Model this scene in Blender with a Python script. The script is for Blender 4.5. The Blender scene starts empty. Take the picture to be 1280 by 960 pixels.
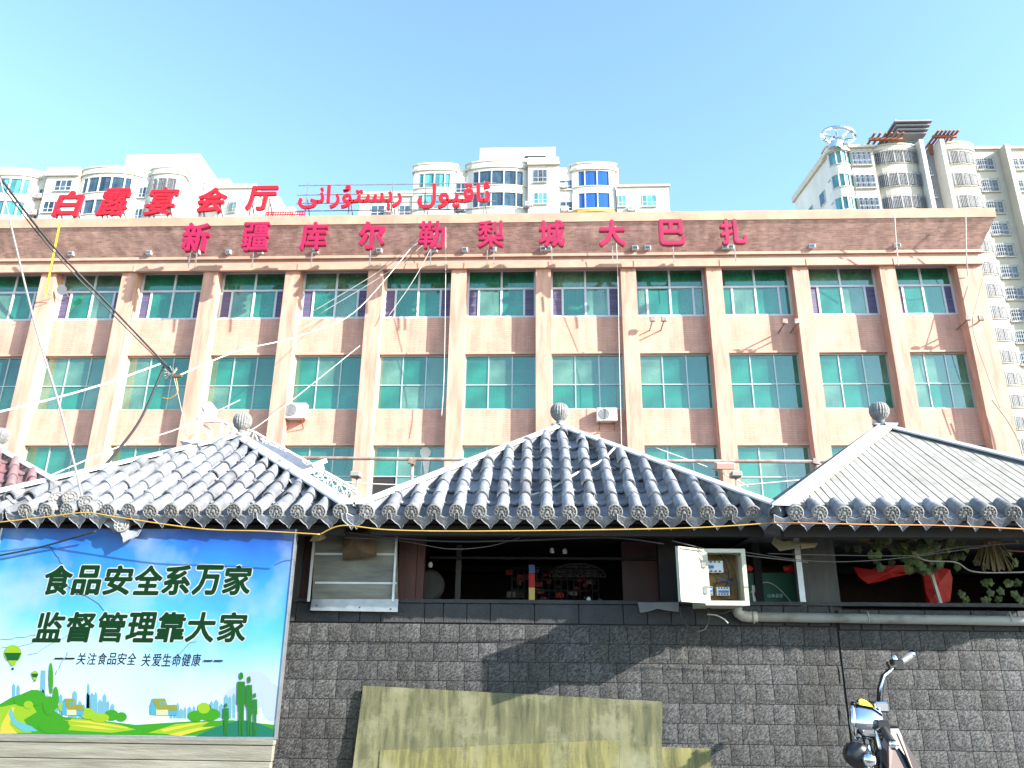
import bpy, bmesh, math, random
from mathutils import Vector, Matrix, Euler
random.seed(7)
S = bpy.context.scene
COL = S.collection
PI = math.pi
# ---------------------------------------------------------------- camera
F = 960.0; PSI = math.radians(2.33); PIT = math.radians(19.2); RO = .0101
CAM = Vector((0, 0, 1.3))
_f0 = Vector((-math.sin(PSI), math.cos(PSI), 0)); _r0 = Vector((math.cos(PSI), math.sin(PSI), 0)); _z = Vector((0, 0, 1))
FW = math.cos(PIT)*_f0 + math.sin(PIT)*_z
_u0 = -math.sin(PIT)*_f0 + math.cos(PIT)*_z
RT = _r0*math.cos(RO) + _u0*math.sin(RO)
UP = _u0*math.cos(RO) - _r0*math.sin(RO)
cd = bpy.data.cameras.new('camera'); cam = bpy.data.objects.new('camera', cd); COL.objects.link(cam)
cd.sensor_width = 36; cd.lens = 27; cd.clip_end = 2000; cd.clip_start = .05
m = Matrix.Identity(4)
for i in range(3):
    m[i][0] = RT[i]; m[i][1] = UP[i]; m[i][2] = -FW[i]; m[i][3] = CAM[i]
cam.matrix_world = m
S.camera = cam
# ---------------------------------------------------------------- light
SUN = Vector((2.0, -1.0, 1.08)).normalized()      # towards the sun
elev = math.asin(SUN.z)
w = bpy.data.worlds.new('World'); S.world = w; w.use_nodes = True
nt = w.node_tree; nt.nodes.clear()
sky = nt.nodes.new('ShaderNodeTexSky'); sky.sky_type = 'NISHITA'; sky.sun_disc = False
sky.sun_elevation = elev; sky.sun_rotation = math.atan2(SUN.x, SUN.y)
sky.altitude = 0; sky.air_density = 1.0; sky.dust_density = .7; sky.ozone_density = 0.0
bg = nt.nodes.new('ShaderNodeBackground'); bg.inputs[1].default_value = .15
wo = nt.nodes.new('ShaderNodeOutputWorld')
tint = nt.nodes.new('ShaderNodeMixRGB'); tint.blend_type = 'MULTIPLY'; tint.inputs[0].default_value = 1; tint.inputs[2].default_value = (.80, .965, 1.06, 1)
nt.links.new(sky.outputs[0], tint.inputs[1]); nt.links.new(tint.outputs[0], bg.inputs[0]); nt.links.new(bg.outputs[0], wo.inputs[0])
ld = bpy.data.lights.new('sun', 'SUN'); ld.energy = 5.0; ld.angle = math.radians(.5); ld.color = (1, .95, .885)
lo = bpy.data.objects.new('sun', ld); COL.objects.link(lo)
lo.rotation_euler = SUN.to_track_quat('Z', 'Y').to_euler()
S.view_settings.view_transform = 'Standard'; S.view_settings.look = 'None'
S.view_settings.exposure = 1.82; S.view_settings.gamma = 1
S.cycles.max_bounces = 6; S.cycles.transparent_max_bounces = 12

def at(px, py, Y=None, X=None, Z=None):
    """the place seen at this pixel of the photograph, on a plane Y (or X or Z) = const"""
    d = FW + RT*((px-640)/F) + UP*((480-py)/F)
    t = Y/d.y if Y is not None else ((Z-CAM.z)/d.z if Z is not None else X/d.x)
    return CAM + d*t
# ---------------------------------------------------------------- materials
M = {}
ALB = .74
def add_grime(t, c, k):
    # broad dirt patches and washed streaks, in the place's own coordinates
    g = t.nodes.new('ShaderNodeNewGeometry'); out = c
    for sc, st, lo, hi, kk in ((1.3, (1, 1, 1), .38, .62, k), (5, (1.6, 1.6, .35), .42, .66, k*.7)):
        mp = t.nodes.new('ShaderNodeMapping'); mp.inputs['Scale'].default_value = st
        n = t.nodes.new('ShaderNodeTexNoise'); n.inputs['Scale'].default_value = sc; n.inputs['Detail'].default_value = 6
        t.links.new(g.outputs['Position'], mp.inputs[0]); t.links.new(mp.outputs[0], n.inputs['Vector'])
        r = t.nodes.new('ShaderNodeMapRange'); r.inputs['From Min'].default_value = lo; r.inputs['From Max'].default_value = hi
        r.inputs['To Min'].default_value = 0; r.inputs['To Max'].default_value = kk
        t.links.new(n.outputs[0], r.inputs[0])
        m = t.nodes.new('ShaderNodeMixRGB'); m.blend_type = 'MULTIPLY'; m.inputs[2].default_value = (.45, .40, .34, 1)
        t.links.new(r.outputs[0], m.inputs[0]); t.links.new(out, m.inputs[1]); out = m.outputs[0]
    return out
def mat(name, col, rough=.7, metal=0, var=0, vscale=4, col2=None, bump=0, bscale=30, stretch=(1, 1, 1), rnd=0, spec=.5, rot=(0, 0, 0), detail=6, lo_=.35, hi_=.65, grime=0):
    kf = 1 if metal > .9 else ALB
    col = tuple(x*kf for x in col); col2 = tuple(x*kf for x in col2) if col2 else None
    m = bpy.data.materials.new(name); m.use_nodes = True; t = m.node_tree; b = t.nodes['Principled BSDF']
    b.inputs['Base Color'].default_value = (*col, 1); b.inputs['Roughness'].default_value = rough
    b.inputs['Metallic'].default_value = metal; b.inputs['Specular IOR Level'].default_value = spec
    M[name] = m
    if not (var or bump or rnd or col2): return m
    tc = t.nodes.new('ShaderNodeTexCoord'); mp = t.nodes.new('ShaderNodeMapping'); mp.inputs['Scale'].default_value = stretch
    mp.inputs['Rotation'].default_value = rot
    oi = t.nodes.new('ShaderNodeObjectInfo')
    ad = t.nodes.new('ShaderNodeVectorMath'); ad.operation = 'ADD'
    cm = t.nodes.new('ShaderNodeMath'); cm.operation = 'MULTIPLY'; cm.inputs[1].default_value = 37
    t.links.new(oi.outputs['Random'], cm.inputs[0])
    t.links.new(tc.outputs['Object'], mp.inputs[0]); t.links.new(mp.outputs[0], ad.inputs[0]); t.links.new(cm.outputs[0], ad.inputs[1])
    c = None
    if var or col2:
        n = t.nodes.new('ShaderNodeTexNoise'); n.inputs['Scale'].default_value = vscale; n.inputs['Detail'].default_value = detail
        n.inputs['Roughness'].default_value = .62
        t.links.new(ad.outputs[0], n.inputs['Vector'])
        r = t.nodes.new('ShaderNodeValToRGB'); r.color_ramp.elements[0].position = lo_; r.color_ramp.elements[1].position = hi_
        c2 = col2 or tuple(min(1, x*(1-var)) for x in col)
        r.color_ramp.elements[0].color = (*c2, 1); r.color_ramp.elements[1].color = (*(tuple(min(1, x*(1+var*.5)) for x in col) if not col2 else col), 1)
        t.links.new(n.outputs[0], r.inputs[0]); c = r.outputs[0]
    if rnd:
        h = t.nodes.new('ShaderNodeHueSaturation'); mr = t.nodes.new('ShaderNodeMapRange')
        mr.inputs['To Min'].default_value = 1-rnd; mr.inputs['To Max'].default_value = 1+rnd
        t.links.new(oi.outputs['Random'], mr.inputs[0]); t.links.new(mr.outputs[0], h.inputs['Value'])
        if c: t.links.new(c, h.inputs['Color'])
        else: h.inputs['Color'].default_value = (*col, 1)
        c = h.outputs[0]
    if grime: c = add_grime(t, c, grime)
    if c: t.links.new(c, b.inputs['Base Color'])
    if bump:
        n = t.nodes.new('ShaderNodeTexNoise'); n.inputs['Scale'].default_value = bscale; n.inputs['Detail'].default_value = 5
        t.links.new(ad.outputs[0], n.inputs['Vector'])
        bp = t.nodes.new('ShaderNodeBump'); bp.inputs['Strength'].default_value = bump; bp.inputs['Distance'].default_value = .02
        t.links.new(n.outputs[0], bp.inputs['Height']); t.links.new(bp.outputs[0], b.inputs['Normal'])
    return m
def brickmat(name, c1, c2, mortar, bw, bh, ms, bump=.5, dirt_or_sheen=.25):
    c1, c2, mortar = [tuple(x*ALB for x in c) for c in (c1, c2, mortar)]
    m = bpy.data.materials.new(name); m.use_nodes = True; t = m.node_tree; b = t.nodes['Principled BSDF']; M[name] = m
    b.inputs['Roughness'].default_value = .75; b.inputs['Specular IOR Level'].default_value = .3
    tc = t.nodes.new('ShaderNodeTexCoord'); sp = t.nodes.new('ShaderNodeSeparateXYZ'); cb = t.nodes.new('ShaderNodeCombineXYZ')
    t.links.new(tc.outputs['Object'], sp.inputs[0])
    sm = t.nodes.new('ShaderNodeMath'); sm.operation = 'ADD'
    t.links.new(sp.outputs[0], sm.inputs[0]); t.links.new(sp.outputs[1], sm.inputs[1])
    t.links.new(sm.outputs[0], cb.inputs[0]); t.links.new(sp.outputs[2], cb.inputs[1])
    br = t.nodes.new('ShaderNodeTexBrick'); br.inputs['Scale'].default_value = 1; br.inputs['Brick Width'].default_value = bw
    br.inputs['Row Height'].default_value = bh; br.inputs['Mortar Size'].default_value = ms; br.inputs['Bias'].default_value = 0
    br.inputs['Color1'].default_value = (*c1, 1); br.inputs['Color2'].default_value = (*c2, 1); br.inputs['Mortar'].default_value = (*mortar, 1)
    t.links.new(cb.outputs[0], br.inputs['Vector'])
    n = t.nodes.new('ShaderNodeTexNoise'); n.inputs['Scale'].default_value = 1.3; n.inputs['Detail'].default_value = 8
    mq = t.nodes.new('ShaderNodeMapping'); mq.inputs['Scale'].default_value = (2.2, 2.2, .35)
    t.links.new(tc.outputs['Object'], mq.inputs[0]); t.links.new(mq.outputs[0], n.inputs['Vector'])
    mr = t.nodes.new('ShaderNodeMapRange'); mr.inputs['From Min'].default_value = .3; mr.inputs['From Max'].default_value = .7
    mr.inputs['To Min'].default_value = 1-dirt_or_sheen; mr.inputs['To Max'].default_value = 1.0+dirt_or_sheen*.3
    t.links.new(n.outputs[0], mr.inputs[0])
    h = t.nodes.new('ShaderNodeHueSaturation'); t.links.new(br.outputs[0], h.inputs['Color']); t.links.new(mr.outputs[0], h.inputs['Value'])
    t.links.new(add_grime(t, h.outputs[0], .16), b.inputs['Base Color'])
    bp = t.nodes.new('ShaderNodeBump'); bp.inputs['Strength'].default_value = bump; bp.inputs['Distance'].default_value = .01; bp.invert = True
    t.links.new(br.outputs['Fac'], bp.inputs['Height']); t.links.new(bp.outputs[0], b.inputs['Normal'])
    return m
def glass(name, tint, dirt_or_sheen=(.2, .5, .42), dfac=.12, gfac=.16):
    m = bpy.data.materials.new(name); m.use_nodes = True; t = m.node_tree; t.nodes.remove(t.nodes['Principled BSDF']); M[name] = m
    o = t.nodes['Material Output']; tr = t.nodes.new('ShaderNodeBsdfTransparent'); tr.inputs[0].default_value = (*tint, 1)
    gl = t.nodes.new('ShaderNodeBsdfGlossy'); gl.inputs['Roughness'].default_value = .03
    n0 = t.nodes.new('ShaderNodeTexNoise'); n0.inputs['Scale'].default_value = 1.1; n0.inputs['Detail'].default_value = 1
    tc0 = t.nodes.new('ShaderNodeTexCoord'); t.links.new(tc0.outputs['Object'], n0.inputs['Vector'])
    bp = t.nodes.new('ShaderNodeBump'); bp.inputs['Strength'].default_value = .25; bp.inputs['Distance'].default_value = .02
    t.links.new(n0.outputs[0], bp.inputs['Height']); t.links.new(bp.outputs[0], gl.inputs['Normal'])
    df = t.nodes.new('ShaderNodeBsdfDiffuse'); df.inputs[0].default_value = (*dirt_or_sheen, 1)  # teal diffuse layer brightens the panes in place of reflected sky
    m1 = t.nodes.new('ShaderNodeMixShader'); m2 = t.nodes.new('ShaderNodeMixShader')
    n = t.nodes.new('ShaderNodeTexNoise'); n.inputs['Scale'].default_value = .9; n.inputs['Detail'].default_value = 4
    t.links.new(tc0.outputs['Object'], n.inputs['Vector'])
    mr = t.nodes.new('ShaderNodeMapRange'); mr.inputs['From Min'].default_value = .3; mr.inputs['From Max'].default_value = .7
    mr.inputs['To Min'].default_value = dfac*.4; mr.inputs['To Max'].default_value = dfac*1.6
    t.links.new(n.outputs[0], mr.inputs[0]); t.links.new(mr.outputs[0], m1.inputs[0])
    t.links.new(tr.outputs[0], m1.inputs[1]); t.links.new(df.outputs[0], m1.inputs[2])
    fr = t.nodes.new('ShaderNodeFresnel'); fr.inputs[0].default_value = 1.6
    mx = t.nodes.new('ShaderNodeMath'); mx.operation = 'ADD'; mx.inputs[1].default_value = gfac-.05; mx.use_clamp = True
    t.links.new(fr.outputs[0], mx.inputs[0]); t.links.new(mx.outputs[0], m2.inputs[0])
    t.links.new(m1.outputs[0], m2.inputs[1]); t.links.new(gl.outputs[0], m2.inputs[2])
    t.links.new(m2.outputs[0], o.inputs[0]); return m
# ---------------------------------------------------------------- mesh helpers
class MB:
    def __init__(s): s.v = []; s.f = []; s.sm = False
    def add(s, vs, fs):
        o = len(s.v); s.v += [tuple(x) for x in vs]; s.f += [tuple(i+o for i in f) for f in fs]; return s
    def box(s, x0, x1, y0, y1, z0, z1, M_=None):
        vs = [Vector((x, y, z)) for z in (z0, z1) for y in (y0, y1) for x in (x0, x1)]
        if M_: vs = [M_ @ v for v in vs]
        return s.add(vs, [(0, 2, 3, 1), (4, 5, 7, 6), (0, 1, 5, 4), (2, 6, 7, 3), (0, 4, 6, 2), (1, 3, 7, 5)])
    def prism(s, poly, z0, z1):           # poly of (x,y), counter-clockwise seen from above
        n = len(poly); vs = [(x, y, z0) for x, y in poly]+[(x, y, z1) for x, y in poly]
        return s.add(vs, [tuple(range(n))[::-1], tuple(range(n, 2*n))]+[(i, (i+1) % n, n+(i+1) % n, n+i) for i in range(n)])
    def slab(s, poly, y0, y1):            # poly of (x,z) in a wall plane, thickness y0..y1
        n = len(poly); vs = [(x, y0, z) for x, z in poly]+[(x, y1, z) for x, z in poly]
        return s.add(vs, [tuple(range(n)), tuple(range(n, 2*n))[::-1]]+[(i, n+i, n+(i+1) % n, (i+1) % n) for i in range(n)])
    def tube(s, pts, r, n=6, r2=None, cap=True):
        pts = [Vector(p) for p in pts]; N = len(pts); o = len(s.v); prev = None
        for i, p in enumerate(pts):
            d = (pts[min(i+1, N-1)]-pts[max(i-1, 0)])
            d = d.normalized() if d.length > 1e-9 else Vector((0, 0, 1))
            a = prev if prev is not None else (Vector((0, 0, 1)) if abs(d.z) < .9 else Vector((1, 0, 0)))
            a = (a-d*a.dot(d)).normalized(); b = d.cross(a); prev = a
            rr = r if r2 is None else r+(r2-r)*i/(N-1)
            for k in range(n):
                t = 2*PI*k/n; s.v.append(tuple(p+(a*math.cos(t)+b*math.sin(t))*rr))
        for i in range(N-1):
            for k in range(n):
                s.f.append((o+i*n+k, o+i*n+(k+1) % n, o+(i+1)*n+(k+1) % n, o+(i+1)*n+k))
        if cap:
            s.f.append(tuple(o+k for k in range(n))[::-1]); s.f.append(tuple(o+(N-1)*n+k for k in range(n)))
        return s
    def bar(s, a, b, wd, hg, up=Vector((0, 0, 1))):
        a = Vector(a); b = Vector(b); d = (b-a); L = d.length; d.normalize()
        if abs(d.dot(up)) > .98: up = Vector((0, 1, 0))
        x = d.cross(up).normalized(); u_ = x.cross(d)
        vs = [a+d*(L*k)+x*(wd/2*i)+u_*(hg/2*j) for k in (0, 1) for j in (-1, 1) for i in (-1, 1)]
        return s.add(vs, [(0, 1, 3, 2), (4, 6, 7, 5), (0, 4, 5, 1), (2, 3, 7, 6), (0, 2, 6, 4), (1, 5, 7, 3)])
    def lathe(s, prof, n=24, M_=None, rib=0, ribn=12):
        o = len(s.v)
        for r, z in prof:
            for k in range(n):
                t = 2*PI*k/n; rr = r*(1+rib*(1 if k % 2 else -1)*(1 if rib else 0))
                v = Vector((rr*math.cos(t), rr*math.sin(t), z)); s.v.append(tuple(M_ @ v) if M_ else tuple(v))
        for i in range(len(prof)-1):
            for k in range(n):
                s.f.append((o+i*n+k, o+i*n+(k+1) % n, o+(i+1)*n+(k+1) % n, o+(i+1)*n+k))
        s.f.append(tuple(o+k for k in range(n))[::-1]); s.f.append(tuple(o+(len(prof)-1)*n+k for k in range(n)))
        return s
    def mesh(s, name, mt=None, smooth=False):
        me = bpy.data.meshes.new(name); me.from_pydata(s.v, [], s.f); me.update()
        if mt: me.materials.append(mt)
        if smooth: me.polygons.foreach_set('use_smooth', [True]*len(me.polygons)); 
        return me
    def build(s, name, mt, parent=None, smooth=False, bevel=0):
        o = bpy.data.objects.new(name, s.mesh(name, mt, smooth)); COL.objects.link(o)
        if parent: o.parent = parent
        if bevel:
            md = o.modifiers.new('bevel', 'BEVEL'); md.width = bevel; md.segments = 1; md.limit_method = 'ANGLE'
        return o
def link(name, me, parent=None, loc=(0, 0, 0), rot=None, scale=None):
    o = bpy.data.objects.new(name, me); COL.objects.link(o); o.location = loc
    if rot: o.rotation_euler = rot
    if scale: o.scale = scale
    if parent: o.parent = parent
    return o
def tag(o, label, cat, group=None):
    o['label'] = label; o['category'] = cat
    if group: o['group'] = group
    return o
def thing(name, label, cat, loc=(0, 0, 0), rot=None, group=None):
    o = bpy.data.objects.new(name, None); COL.objects.link(o); o.location = loc; o.empty_display_size = .1
    if rot: o.rotation_euler = rot
    return tag(o, label, cat, group)
def struct(o): o['kind'] = 'structure'; return o
def copy_tree(o, loc, label):
    c = o.copy(); COL.objects.link(c); c.location = loc; c['label'] = label
    for ch in list(o.children):
        d = ch.copy(); COL.objects.link(d); d.parent = c
        for g in list(ch.children):
            e = g.copy(); COL.objects.link(e); e.parent = d
    return c
_gl = {}
def glyph(ch, bold=0, depth=.1):
    """verts/faces of one character, x right, z up, front at y=0, normalised to its own bounding box (0..1)"""
    k = (ch, bold, depth)
    if k in _gl: return _gl[k]
    c = bpy.data.curves.new('g', 'FONT'); c.body = ch; c.size = 1; c.extrude = .5; c.resolution_u = 3
    o = bpy.data.objects.new('g', c); COL.objects.link(o); bpy.context.view_layer.update()
    me = bpy.data.meshes.new_from_object(o.evaluated_get(bpy.context.evaluated_depsgraph_get()))
    vs = [v.co.copy() for v in me.vertices]; fs = [tuple(p.vertices) for p in me.polygons]
    bpy.data.objects.remove(o); bpy.data.curves.remove(c); bpy.data.meshes.remove(me)
    V = []; FF = []
    sh = [(0, 0)]+([(bold*math.cos(2*PI*i/8), bold*math.sin(2*PI*i/8)) for i in range(8)] if bold else [])
    for j, (dx, dy) in enumerate(sh):
        o_ = len(V); V += [(v.x+dx, -(v.z-.5)+j*.006, v.y+dy) for v in vs]; FF += [tuple(o_+i for i in f) for f in fs]
    x0 = min(v[0] for v in V); x1 = max(v[0] for v in V); z0 = min(v[2] for v in V); z1 = max(v[2] for v in V)
    V = [((a-x0)/(x1-x0), b, (c_-z0)/(z1-z0)) for a, b, c_ in V]
    _gl[k] = (V, FF); return _gl[k]
def put_glyph(mb, ch, x0, x1, z0, z1, y, depth, bold=0, shear=0, fn=None):
    V, FF = glyph(ch, bold)
    P = []
    for a, b, c in V:
        p = Vector((x0+a*(x1-x0)+shear*(c-.5)*(z1-z0), y+b*depth, z0+c*(z1-z0)))
        P.append(fn(p) if fn else p)
    mb.add(P, FF)
# ---------------------------------------------------------------- material list
mat('asphalt', (.055, .055, .055), .9, var=.3, vscale=3, bump=.4, bscale=60)
mat('pavement', (.22, .21, .19), .9, var=.25, vscale=2, bump=.3, bscale=40)
brickmat('pink_tile', (.80, .445, .335), (.73, .40, .30), (.62, .34, .26), .30, .085, .008, .3, .26)
brickmat('parapet_brick', (.72, .45, .37), (.50, .28, .235), (.62, .40, .33), .21, .055, .006, .6, .35)
mat('pink_plaster', (.64, .35, .255), .8, var=.3, vscale=1.5, bump=.1, bscale=8, stretch=(3, 3, .4))
mat('cornice', (.58, .34, .25), .75, var=.15, vscale=2)
mat('coping', (.52, .31, .215), .8, var=.2, vscale=1.2)
mat('white_upvc', (.62, .62, .66), .4, var=.06, vscale=3)
mat('alu_frame', (.45, .52, .50), .4, metal=.3)
glass('green_glass', (.14, .74, .53), dirt_or_sheen=(.02, .26, .165), dfac=.42, gfac=.12)
glass('green_glass_pale', (.30, .78, .60), dirt_or_sheen=(.14, .32, .22), dfac=.45, gfac=.12)
mat('purple_mesh', (.16, .14, .24), .6, col2=(.035, .03, .10), stretch=(.3, 1, 18), vscale=2)
mat('curtain', (.75, .74, .66), .9, var=.1, vscale=2, stretch=(6, 6, .5))
mat('curtain_teal', (.32, .62, .60), .9, var=.15, vscale=2, stretch=(6, 6, .5))
mat('blind', (.68, .66, .55), .9, var=.15, vscale=1)
mat('room', (.22, .22, .20), .9)
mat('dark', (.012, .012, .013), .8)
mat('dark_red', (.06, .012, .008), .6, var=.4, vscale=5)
mat('letter_red', (.40, .006, .06), .4, var=.15, vscale=2)
mat('letter_side', (.30, .01, .04), .5)
mat('roof_red', (.62, .008, .02), .35)
mat('steel', (.35, .34, .32), .5, metal=.6, var=.3, vscale=8)
mat('galv', (.42, .43, .45), .35, metal=.7, var=.15, vscale=15)
mat('white_paint', (.78, .78, .76), .5, var=.12, vscale=10)
mat('white_metal', (.72, .73, .75), .45, metal=.1, var=.18, vscale=6, stretch=(1, 1, 1))
mat('tower_white', (.72, .70, .64), .8, var=.14, vscale=.25)
mat('tower_cream', (.62, .56, .45), .8, var=.14, vscale=.3)
mat('tower_yellow', (.55, .38, .08), .8, var=.2, vscale=.4)
mat('tower_grey', (.27, .28, .31), .8, var=.1, vscale=.3)
mat('tower_glass', (.05, .10, .14), .12, var=.5, vscale=.8, rnd=.5, spec=.8)
mat('tower_glass_teal', (.10, .36, .38), .12, var=.4, vscale=.6, rnd=.3, spec=.8)
mat('tower_glass_blue', (.02, .10, .36), .1, var=.1, vscale=.6, spec=.8)
mat('tower_net', (.16, .17, .19), .7, var=.45, vscale=5, rnd=.2)
mat('pergola', (.34, .12, .05), .7, var=.2, vscale=2)
mat('roof_tile', (.275, .29, .325), .65, var=.35, vscale=10, rnd=.24, bump=.25, bscale=60, spec=.25, grime=.4)
mat('tile_disc', (.27, .265, .255), .75, grime=.4, var=.3, vscale=40, rnd=.12, bump=.3, bscale=80)
mat('pale_board', (.38, .375, .35), .85, grime=.35, spec=.2, var=.16, vscale=12, rnd=.05, bump=.1, bscale=40, stretch=(1, 1, 1))
mat('pink_roof', (.27, .11, .12), .7, col2=(.13, .12, .12), vscale=7, stretch=(1, 1, .4), rnd=.15, bump=.3, bscale=30)
mat('finial_stone', (.22, .22, .21), .8, var=.3, vscale=25, bump=.4, bscale=60)
mat('flashing', (.62, .62, .62), .5, grime=.25, metal=.25, var=.12, vscale=8, bump=.1, bscale=14)
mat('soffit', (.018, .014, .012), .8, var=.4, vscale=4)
mat('block_top', (.045, .048, .053), .8, grime=.5, var=.25, vscale=9, bump=.3, bscale=60)
mat('mortar', (.03, .03, .032), .9)
mat('cable_black', (.02, .02, .02), .5)
mat('cable_grey', (.30, .28, .25), .6)
mat('cable_dim', (.12, .11, .10), .6)
mat('cable_white', (.70, .68, .62), .6)
mat('cable_yellow', (.50, .30, .05), .5, var=.15, vscale=9)
mat('cable_orange', (.55, .22, .06), .5, var=.15, vscale=9)
mat('chrome', (.75, .78, .82), .08, metal=1)
mat('black_plastic', (.015, .015, .016), .35)
mat('rubber', (.02, .02, .02), .8)
mat('tank_black', (.012, .012, .014), .15)
mat('beige_panel', (.30, .21, .18), .35)
mat('dial_yellow', (.85, .55, .05), .3)
mat('red_brown_wood', (.075, .02, .012), .7, var=.35, vscale=5, stretch=(4, 4, .5), bump=.15, bscale=20)
mat('grey_board', (.06, .058, .055), .75, var=.3, vscale=6, stretch=(3, 3, .6))
mat('plank', (.27, .255, .20), .8, col2=(.15, .14, .105), vscale=3, stretch=(.7, 1, 9), rnd=.1, bump=.25, bscale=20)
mat('cream_metal', (.50, .49, .38), .45, var=.06, vscale=6)
mat('box_inside', (.30, .17, .04), .7, var=.3, vscale=9)
mat('breaker', (.66, .70, .74), .4)
mat('blue_plastic', (.03, .10, .42), .4)
mat('pvc', (.42, .40, .34), .5, col2=(.22, .20, .15), vscale=9, stretch=(.6, 1, 1), lo_=.3, hi_=.5)
mat('concrete_piece', (.22, .22, .215), .85, var=.2, vscale=8)
mat('brown_sack', (.12, .075, .04), .9, var=.4, vscale=9, bump=.5, bscale=14)
mat('panel_sheet', (.24, .23, .18), .45, col2=(.10, .095, .075), vscale=4, stretch=(.5, 1, 3), bump=.15, bscale=10)
mat('green_box', (.01, .11, .06), .6)
mat('leaf', (.045, .080, .012), .6, rnd=.4)
mat('leaf_yellow', (.10, .12, .015), .6, rnd=.3)
mat('straw', (.16, .115, .05), .8, rnd=.2, var=.2, vscale=20)
mat('red_cloth', (.70, .012, .012), .6, var=.2, vscale=6)
mat('rust_pipe', (.40, .36, .34), .7, col2=(.20, .09, .05), vscale=5)
mat('pink_lamp', (.62, .34, .28), .6)
mat('deck_white', (.8, .8, .8), .6)
def sheetmat(nm='frp_sheet', k=(1, 1, 1)):
    m = bpy.data.materials.new(nm); m.use_nodes = True; t = m.node_tree; b = t.nodes['Principled BSDF']; M[nm] = m
    tc = t.nodes.new('ShaderNodeTexCoord')
    def noise(sc, st, det=6):
        mp = t.nodes.new('ShaderNodeMapping'); mp.inputs['Scale'].default_value = st; n = t.nodes.new('ShaderNodeTexNoise')
        n.inputs['Scale'].default_value = sc; n.inputs['Detail'].default_value = det; n.inputs['Roughness'].default_value = .65
        t.links.new(tc.outputs['Object'], mp.inputs[0]); t.links.new(mp.outputs[0], n.inputs['Vector']); return n
    n1 = noise(5, (5, 5, .5)); n2 = noise(3, (1, 1, 1), 8)
    r1 = t.nodes.new('ShaderNodeValToRGB'); e = r1.color_ramp.elements
    e[0].position = .32; e[0].color = (.055*k[0], .06*k[1], .03*k[2], 1); e[1].position = .66; e[1].color = (.20*k[0], .19*k[1], .10*k[2], 1)
    r2 = t.nodes.new('ShaderNodeValToRGB'); e = r2.color_ramp.elements
    e[0].position = .5; e[0].color = (0, 0, 0, 1); e[1].position = .66; e[1].color = (1, 1, 1, 1)
    mx = t.nodes.new('ShaderNodeMixRGB'); mx.inputs[2].default_value = (.26, .25, .16, 1)
    t.links.new(n1.outputs[0], r1.inputs[0]); t.links.new(n2.outputs[0], r2.inputs[0]); t.links.new(r2.outputs[0], mx.inputs[0]); t.links.new(r1.outputs[0], mx.inputs[1])
    t.links.new(mx.outputs[0], b.inputs['Base Color']); b.inputs['Roughness'].default_value = .5
    tr = t.nodes.new('ShaderNodeBsdfTransparent'); tr.inputs[0].default_value = (.8, .8, .55, 1); ms = t.nodes.new('ShaderNodeMixShader'); ms.inputs[0].default_value = .42
    t.links.new(b.outputs[0], ms.inputs[1]); t.links.new(tr.outputs[0], ms.inputs[2]); t.links.new(ms.outputs[0], t.nodes['Material Output'].inputs[0])
sheetmat(); sheetmat('frp_sheet_yellow', (1.35, 1.28, .95))
def blockmat():
    m = bpy.data.materials.new('split_block'); m.use_nodes = True; t = m.node_tree; b = t.nodes['Principled BSDF']; M['split_block'] = m
    tc = t.nodes.new('ShaderNodeTexCoord'); oi = t.nodes.new('ShaderNodeObjectInfo')
    mu = t.nodes.new('ShaderNodeMath'); mu.operation = 'MULTIPLY'; mu.inputs[1].default_value = 50; t.links.new(oi.outputs['Random'], mu.inputs[0])
    mp = t.nodes.new('ShaderNodeMapping'); mp.inputs['Rotation'].default_value = (0, math.radians(-38), 0); mp.vector_type = 'TEXTURE'
    mp.inputs['Scale'].default_value = (2.6, 1, 1)
    t.links.new(tc.outputs['Object'], mp.inputs[0])
    ad = t.nodes.new('ShaderNodeVectorMath'); t.links.new(mp.outputs[0], ad.inputs[0]); t.links.new(mu.outputs[0], ad.inputs[1])
    n = t.nodes.new('ShaderNodeTexNoise'); n.inputs['Scale'].default_value = 125; n.inputs['Detail'].default_value = 4; n.inputs['Roughness'].default_value = .6
    t.links.new(ad.outputs[0], n.inputs['Vector'])
    r = t.nodes.new('ShaderNodeValToRGB'); e = r.color_ramp.elements; e[0].position = .41; e[0].color = (.020, .021, .024, 1); e[1].position = .62; e[1].color = (.092, .093, .091, 1)
    t.links.new(n.outputs[0], r.inputs[0])
    h = t.nodes.new('ShaderNodeHueSaturation'); mr = t.nodes.new('ShaderNodeMapRange'); mr.inputs['To Min'].default_value = .8; mr.inputs['To Max'].default_value = 1.2
    t.links.new(oi.outputs['Random'], mr.inputs[0]); t.links.new(mr.outputs[0], h.inputs['Value']); t.links.new(r.outputs[0], h.inputs['Color']); t.links.new(add_grime(t, h.outputs[0], .75), b.inputs['Base Color'])
    bp = t.nodes.new('ShaderNodeBump'); bp.inputs['Strength'].default_value = 1; bp.inputs['Distance'].default_value = .009
    t.links.new(n.outputs[0], bp.inputs['Height']); t.links.new(bp.outputs[0], b.inputs['Normal']); b.inputs['Roughness'].default_value = .75
blockmat()
# ================================================================ SETTING
struct(MB().add([(-400, -400, -.02), (400, -400, -.02), (400, 600, -.02), (-400, 600, -.02)], [(0, 1, 2, 3)]).build('ground', M['pavement']))
struct(MB().box(-60, 60, -9, 3.2, -.016, -.004).build('road', M['asphalt']))
struct(MB().box(-60, 60, 3.2, 9.5, -.016, .12).build('pavement', M['pavement']))
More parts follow.
